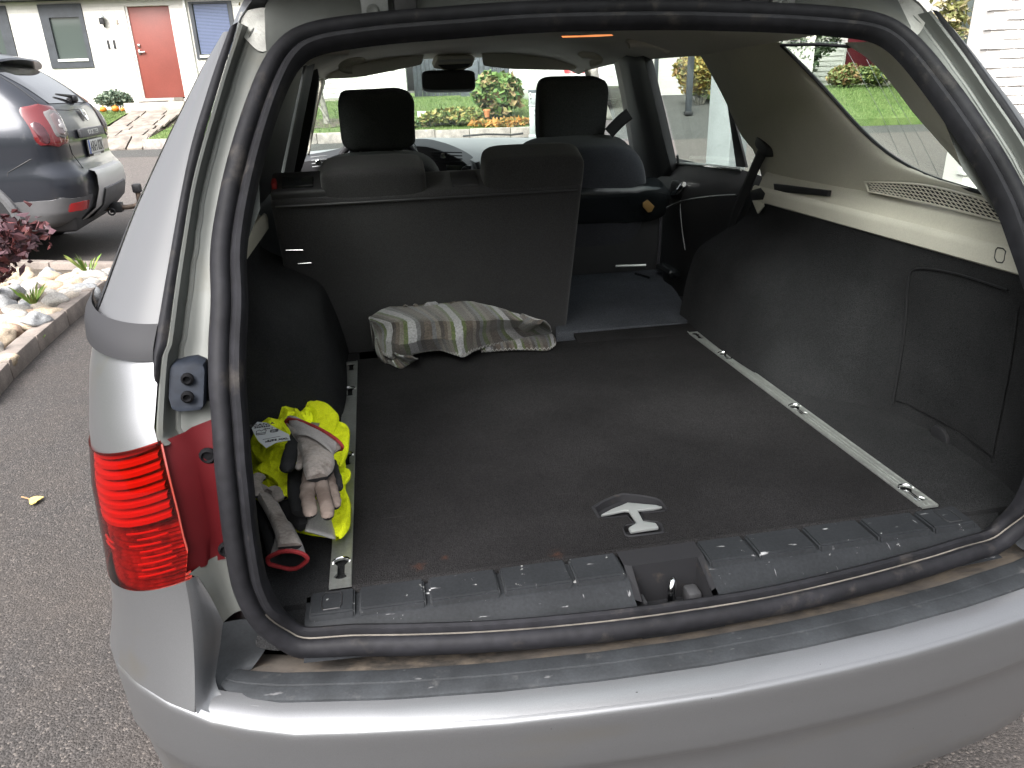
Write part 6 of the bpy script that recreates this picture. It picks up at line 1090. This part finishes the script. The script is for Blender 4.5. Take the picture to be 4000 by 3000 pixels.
# ---- high visibility vest heaped in the left corner
m_vest = mat("fluorescent_yellow", (.86, .96, .02), rough=.75, spec=.2, fine=(450, .12), bump=(26, .75, .02), var=(12, .08), stretch=(1.0, .55, 1)); m_refl = mat("reflective_tape", (.34, .33, .32), rough=.45, metal=.3, fine=(300, .12), var=(10, .08))
vest = thing('safety_vest', 'crumpled fluorescent yellow safety vest in the left corner beside the rail', 'vest', (-0.595,0.374,0.63))
ring = [Vector(p) for p in [(-0.532,0.18,0.634),(-0.558,0.194,0.634),(-0.599,0.219,0.634),(-0.643,0.26,0.634),(-0.69,0.336,0.634),(-0.724,0.454,0.634),(-0.746,0.576,0.634)]] + [Vector(p) for p in [(-0.75,0.65,0.65),(-0.722,0.708,0.65),(-0.683,0.739,0.65)]] + [Vector(p) for p in [(-0.638,0.764,0.64),(-0.587,0.743,0.64),(-0.549,0.66,0.64),(-0.525,0.544,0.64),(-0.52,0.424,0.64),(-0.52,0.338,0.64),(-0.514,0.26,0.64),(-0.517,0.213,0.64)]]
ring = resample(catmull(ring, 5, True) + [ring[0]], 97)[:-1]; cen = Vector((-0.617,0.429,0.634)); rows = []
for k in range(22):
    q = 1 - k / 21; row = []
    for i, p in enumerate(ring):
        b = cen.lerp(p, q); h = .085 * (1 - q ** 2.6); n_ = noise.noise(V(b.x * 13, b.y * 9, 2)); n3 = noise.noise(V(b.x * 30 + b.y * 12, b.y * 22 - b.x * 10, 5))
        n4 = noise.noise(V(b.x * 9 - b.y * 16, b.y * 7 + b.x * 14, 15)); h *= 1 + .35 * n_; h += (1 - q ** 6) * (.03 * (.55 - abs(n4) * 2.2) + .012 * (.5 - abs(n3) * 2)); row.append(V(b.x + .006 * n3, b.y + .006 * n_, max(.634, b.z + h)))
    rows.append(row)
grid('heap', rows, m_vest, vest, closed_v=True)
def clothfold(P, w, seed, m, name='fold', par=None, flat=.55):
    c = catmull(P, 7); n_ = len(c); rows = []
    for i, p in enumerate(c):
        t = (c[min(i + 1, n_ - 1)] - c[max(0, i - 1)]).normalized(); up = V(0, -.35, 1); sd_ = t.cross(up).normalized(); up = sd_.cross(t); ww = (w[0] + (w[1] - w[0]) * math.sin(math.pi * i / (n_ - 1)) ** .7) * (1 + .2 * noise.noise(V(i * .2, seed, 0)))
        rows.append([p + sd_ * ww * math.cos(a) + up * ww * flat * (math.sin(a) + .3 * math.sin(3 * a + seed + i * .12)) * (1 + .3 * noise.noise(V(i * .15, a, seed))) for a in [2 * math.pi * k / 16 for k in range(16)]])
    return grid(name, rows, m, par or vest, closed_v=True)
clothfold([(-0.705,0.511,0.715),(-0.683,0.552,0.715),(-0.652,0.574,0.715),(-0.622,0.537,0.715),(-0.61,0.475,0.715)], (.006, .026), 1, m_vest); clothfold([(-0.655,0.638,0.7),(-0.624,0.63,0.7),(-0.588,0.62,0.7),(-0.558,0.554,0.7),(-0.554,0.471,0.7),(-0.563,0.434,0.7)], (.008, .028), 2, m_vest)
clothfold([(-0.565,0.44,0.69),(-0.547,0.502,0.69),(-0.53,0.509,0.69),(-0.524,0.43,0.69),(-0.526,0.34,0.69)], (.006, .022), 3, m_vest); clothfold([(-0.528,0.459,0.655),(-0.527,0.368,0.655),(-0.531,0.314,0.655),(-0.519,0.244,0.655),(-0.52,0.182,0.655),(-0.525,0.15,0.655)], (.006, .018), 4, m_vest); clothfold([(-0.522,0.373,0.66),(-0.515,0.364,0.66),(-0.521,0.324,0.66)], (.004, .012), 5, m_vest)
clothfold([(-0.67,0.356,0.7),(-0.633,0.333,0.7),(-0.608,0.287,0.7),(-0.611,0.229,0.7)], (.006, .024), 6, m_vest); clothfold([(-0.685,0.45,0.705),(-0.647,0.389,0.705),(-0.615,0.372,0.705)], (.006, .026), 7, m_vest)
grid('reflective_strip', coons([(-0.562,0.213,0.7),(-0.55,0.204,0.7),(-0.54,0.186,0.7)], [(-0.582,0.21,0.642),(-0.557,0.192,0.642),(-0.528,0.171,0.642)], [(-0.564,0.231,0.69),(-0.567,0.181,0.69),(-0.57,0.131,0.69)], [(-0.548,0.255,0.66),(-0.533,0.2,0.66),(-0.525,0.142,0.66)], 10, 10), m_refl, vest, thick=.003)
grid('reflective_strip', coons([(-0.577,0.464,0.735),(-0.56,0.455,0.735)], [(-0.581,0.447,0.725),(-0.566,0.447,0.725)], [(-0.578,0.476,0.73),(-0.579,0.436,0.73)], [(-0.561,0.467,0.73),(-0.565,0.436,0.73)], 6, 6), m_refl, vest, thick=.003)
lt = [(-0.682,0.412,0.758),(-0.675,0.44,0.758),(-0.656,0.431,0.758),(-0.632,0.397,0.758),(-0.608,0.366,0.758),(-0.603,0.34,0.758),(-0.613,0.339,0.758),(-0.629,0.335,0.758),(-0.644,0.317,0.758),(-0.662,0.351,0.758),(-0.673,0.382,0.758)]
lab = prism('care_label', [Vector(p) for p in lt], (0, .0005, -.0012), mat("label_white", (.62, .64, .66), rough=.7), vest)
Lx, Ly = (Vector((-0.619,0.373,0.758)) - Vector((-0.653,0.371,0.758))).normalized(), V(0, 1, 0)
m_ink = mat("label_ink", (.05, .05, .055), rough=.8)
def ltext(s_, px, size): return text('label_text', s_, size, frame(px, Lx, Ly), m_ink, lab, .0004)
ltext('SCANIA', Vector((-0.664,0.422,0.759)), .0135); ltext('2029220', Vector((-0.662,0.411,0.759)), .0085); ltext('Class 2', Vector((-0.649,0.4,0.759)), .0055); ltext('CE', Vector((-0.637,0.386,0.759)), .013); ltext('SIZE XXL', Vector((-0.626,0.345,0.759)), .0095); ltext('25x', Vector((-0.643,0.341,0.759)), .007)
vp_ = Vector((-0.661,0.387,0.759)); Mv = frame(vp_, Lx, Ly)
tube('label_pictogram', [Mv @ V(x, y, 0) for x, y in ((-.008, -.011), (-.009, .006), (-.004, .011), (0, .004), (.004, .011), (.009, .006), (.008, -.011), (-.008, -.011))], .0006, m_ink, lab, 4); tube('label_pictogram', [Mv @ V(x, y, 0) for x, y in ((-.008, -.005), (.008, -.005))], .0006, m_ink, lab, 4); tube('label_pictogram', [Mv @ V(x + .024, y, 0) for x, y in ((-.007, -.006), (-.007, .005), (0, .003), (.007, .005), (.007, -.006), (0, -.008), (-.007, -.006))], .0005, m_ink, lab, 4)
tube('label_rule', [(-0.654,0.352,0.759),(-0.636,0.356,0.759),(-0.623,0.359,0.759)], .0004, m_ink, lab, 4)
# ---- work gloves
m_suede = mat("grey_suede", (.30, .265, .245), rough=.95, spec=.1, var=(14, .15), bump=(55, .45, .004), fine=(220, .15), dirt=(16, .55, .72, (.1, .07, .055)), sheen=.2); m_cuff = mat("canvas_cuff", (.36, .34, .335), rough=.9, spec=.1, fine=(400, .12), var=(8, .08), bump=(300, .3, .001)); m_gblk = mat("black_glove_cloth", (.015, .015, .017), rough=.85, fine=(400, .3), bump=(40, .3, .003)); m_gred = mat("red_binding", (.28, .018, .022), rough=.75, fine=(300, .2)); m_dirtf = mat("soiled_suede", (.15, .115, .1), rough=.95, spec=.1, var=(22, .35), bump=(60, .4, .003), col2=(.27, .22, .195))
def flat_loft(name, Lp, Rp, th, mt_, mb, parent, n=26, bulge=0, open_=False, seed=0, ends=.6):
    """flattened tube between a left and a right edge: palm side mt_ on top, back mb below"""
    a, b = smoothcurve(Lp, n), smoothcurve(Rp, n); rows = []; k = 20
    for i, (p, q) in enumerate(zip(a, b)):
        c = (p + q) / 2; hv = (q - p) / 2; up = V(0, -.3, 1).normalized(); t_ = th * (1 if open_ else min(1, ends + (1 - ends) * math.sin(math.pi * i / (n - 1)) ** .5))
        rows.append([c + hv * math.cos(2 * math.pi * j / k) + up * (t_ * math.sin(2 * math.pi * j / k) + (.10 * th * noise.noise(V(i * .4, j * .6, seed)) + .3 * th * noise.noise(V(i * .16, j * .35, seed + 3)))) for j in range(k)])
    if not open_:
        for rw, s_ in ((0, 1), (-1, -1)):
            c = sum(rows[rw], V(0, 0, 0)) / k; rows.insert(0 if rw == 0 else len(rows), [c.lerp(p, .02) for p in rows[rw]])
    o = grid(name, rows, [mt_, mb], parent, closed_v=True)
    o.data.polygons.foreach_set("material_index", [0 if (i % k) < k // 2 else 1 for i in range(len(o.data.polygons))]); return o, rows
def finger(P, r_, mt_, mb, parent, name='finger', seed=0):
    c = catmull(P, 6); n_ = len(c); rows = []
    for i, p in enumerate(c):
        t = (c[min(i + 1, n_ - 1)] - c[max(0, i - 1)]).normalized(); up = V(0, -.3, 1); sd_ = t.cross(up).normalized(); up = sd_.cross(t); e = i / (n_ - 1); w = r_ * (1 - .2 * e) * math.sqrt(max(.02, 1 - max(0, (e - .86) / .14) ** 2)) * (1 + .16 * noise.noise(V(i * .5, seed, 2)))
        rows.append([p + sd_ * w * math.cos(2 * math.pi * j / 12) + up * w * .72 * math.sin(2 * math.pi * j / 12) for j in range(12)])
    o = grid(name, rows, [mt_, mb], parent, closed_v=True); o.data.polygons.foreach_set("material_index", [0 if (i % 12) < 6 else 1 for i in range(len(o.data.polygons))]); return o
g1 = thing('work_glove', 'grey and black work glove lying palm up on top of the yellow vest', 'glove', (-0.562,0.31,0.72), group='pair of work gloves')
pm, rr_ = flat_loft('palm', [(-0.618,0.417,0.758),(-0.603,0.365,0.758),(-0.588,0.325,0.758),(-0.58,0.281,0.758),(-0.574,0.244,0.758),(-0.57,0.213,0.758),(-0.563,0.18,0.758)], [(-0.509,0.306,0.746),(-0.52,0.298,0.746),(-0.523,0.278,0.746),(-0.521,0.256,0.746),(-0.521,0.236,0.746),(-0.525,0.217,0.746),(-0.53,0.198,0.746)], .02, m_suede, m_gblk, g1, 30, seed=1, ends=.45)
cf, rc_ = flat_loft('cuff', [(-0.618,0.417,0.762),(-0.617,0.43,0.762),(-0.604,0.379,0.762),(-0.592,0.337,0.762)], [(-0.508,0.304,0.75),(-0.516,0.312,0.75),(-0.521,0.294,0.75),(-0.523,0.268,0.75)], .021, m_cuff, m_gblk, g1, 14, open_=True, seed=2)
tube('cuff_binding', rc_[0] + [rc_[0][0]], .0032, m_gred, cf, 7)
finger([(-0.563,0.262,0.738),(-0.563,0.21,0.738),(-0.563,0.166,0.738),(-0.557,0.126,0.738),(-0.552,0.09,0.738)], .0138, m_dirtf, m_gblk, g1, seed=1); finger([(-0.551,0.262,0.736),(-0.544,0.206,0.736),(-0.536,0.154,0.736),(-0.529,0.114,0.736),(-0.526,0.082,0.736)], .0132, m_dirtf, m_gblk, g1, seed=2); finger([(-0.541,0.283,0.726),(-0.534,0.232,0.726),(-0.526,0.188,0.726),(-0.52,0.155,0.726),(-0.518,0.129,0.726)], .0128, m_dirtf, m_gblk, g1, seed=3); finger([(-0.534,0.313,0.715),(-0.527,0.275,0.715),(-0.52,0.235,0.715),(-0.517,0.208,0.715)], .0115, m_gblk, m_gblk, g1, seed=5)
finger([(-0.593,0.383,0.746),(-0.596,0.354,0.746),(-0.6,0.315,0.746),(-0.602,0.277,0.746),(-0.602,0.239,0.746)], .0165, m_gblk, m_gblk, g1, 'thumb', 4); finger([(-0.586,0.353,0.752),(-0.581,0.308,0.752),(-0.579,0.262,0.752),(-0.581,0.229,0.752)], .008, m_suede, m_suede, g1, 'thumb_seam', 6)
flat_loft('back_cloth', [(-0.613,0.323,0.71),(-0.609,0.269,0.71),(-0.602,0.21,0.71),(-0.591,0.157,0.71)], [(-0.581,0.308,0.712),(-0.574,0.249,0.712),(-0.568,0.191,0.712),(-0.566,0.142,0.712)], .012, m_gblk, m_gblk, g1, 18, seed=8)
g2 = thing('work_glove', 'grey and black work glove with red rimmed cuff towards the sill', 'glove', (-0.614,0.167,0.66), group='pair of work gloves')
flat_loft('palm', [(-0.678,0.322,0.69),(-0.667,0.271,0.69),(-0.647,0.216,0.69),(-0.629,0.167,0.69),(-0.616,0.121,0.69),(-0.61,0.091,0.69)], [(-0.643,0.282,0.69),(-0.627,0.242,0.69),(-0.612,0.198,0.69),(-0.597,0.156,0.69),(-0.582,0.119,0.69),(-0.572,0.087,0.69)], .016, m_suede, m_gblk, g2, 24, seed=4)
cf2, rc2 = flat_loft('cuff', [(-0.63,0.098,0.662),(-0.627,0.119,0.662),(-0.624,0.146,0.662),(-0.625,0.181,0.662)], [(-0.566,0.082,0.668),(-0.573,0.11,0.668),(-0.58,0.136,0.668),(-0.594,0.176,0.668)], .021, m_cuff, m_gblk, g2, 16, open_=True, seed=5)
tube('cuff_binding', rc2[0] + [rc2[0][0]], .0036, m_gred, cf2, 8)
finger([(-0.638,0.247,0.702),(-0.631,0.255,0.702),(-0.624,0.243,0.702),(-0.618,0.22,0.702)], .0115, m_suede, m_suede, g2, 'thumb', 2)
flat_loft('back_cloth', [(-0.628,0.249,0.675),(-0.615,0.214,0.675),(-0.596,0.174,0.675),(-0.584,0.157,0.675)], [(-0.604,0.25,0.69),(-0.586,0.226,0.69),(-0.572,0.186,0.69),(-0.568,0.149,0.69)], .014, m_gblk, m_gblk, g2, 18, seed=9)
flat_loft('back_cloth', [(-0.686,0.325,0.65),(-0.669,0.255,0.65),(-0.649,0.184,0.65),(-0.635,0.126,0.65)], [(-0.656,0.272,0.665),(-0.639,0.216,0.665),(-0.624,0.162,0.665),(-0.612,0.112,0.665)], .012, m_gblk, m_gblk, g2, 18, seed=10)
finger([(-0.665,0.318,0.7),(-0.669,0.298,0.7),(-0.666,0.274,0.7),(-0.656,0.248,0.7)], .013, m_suede, m_gblk, g2, 'finger', 7)

for o in bpy.data.objects:
    if "_wl" in o: del o["_wl"]
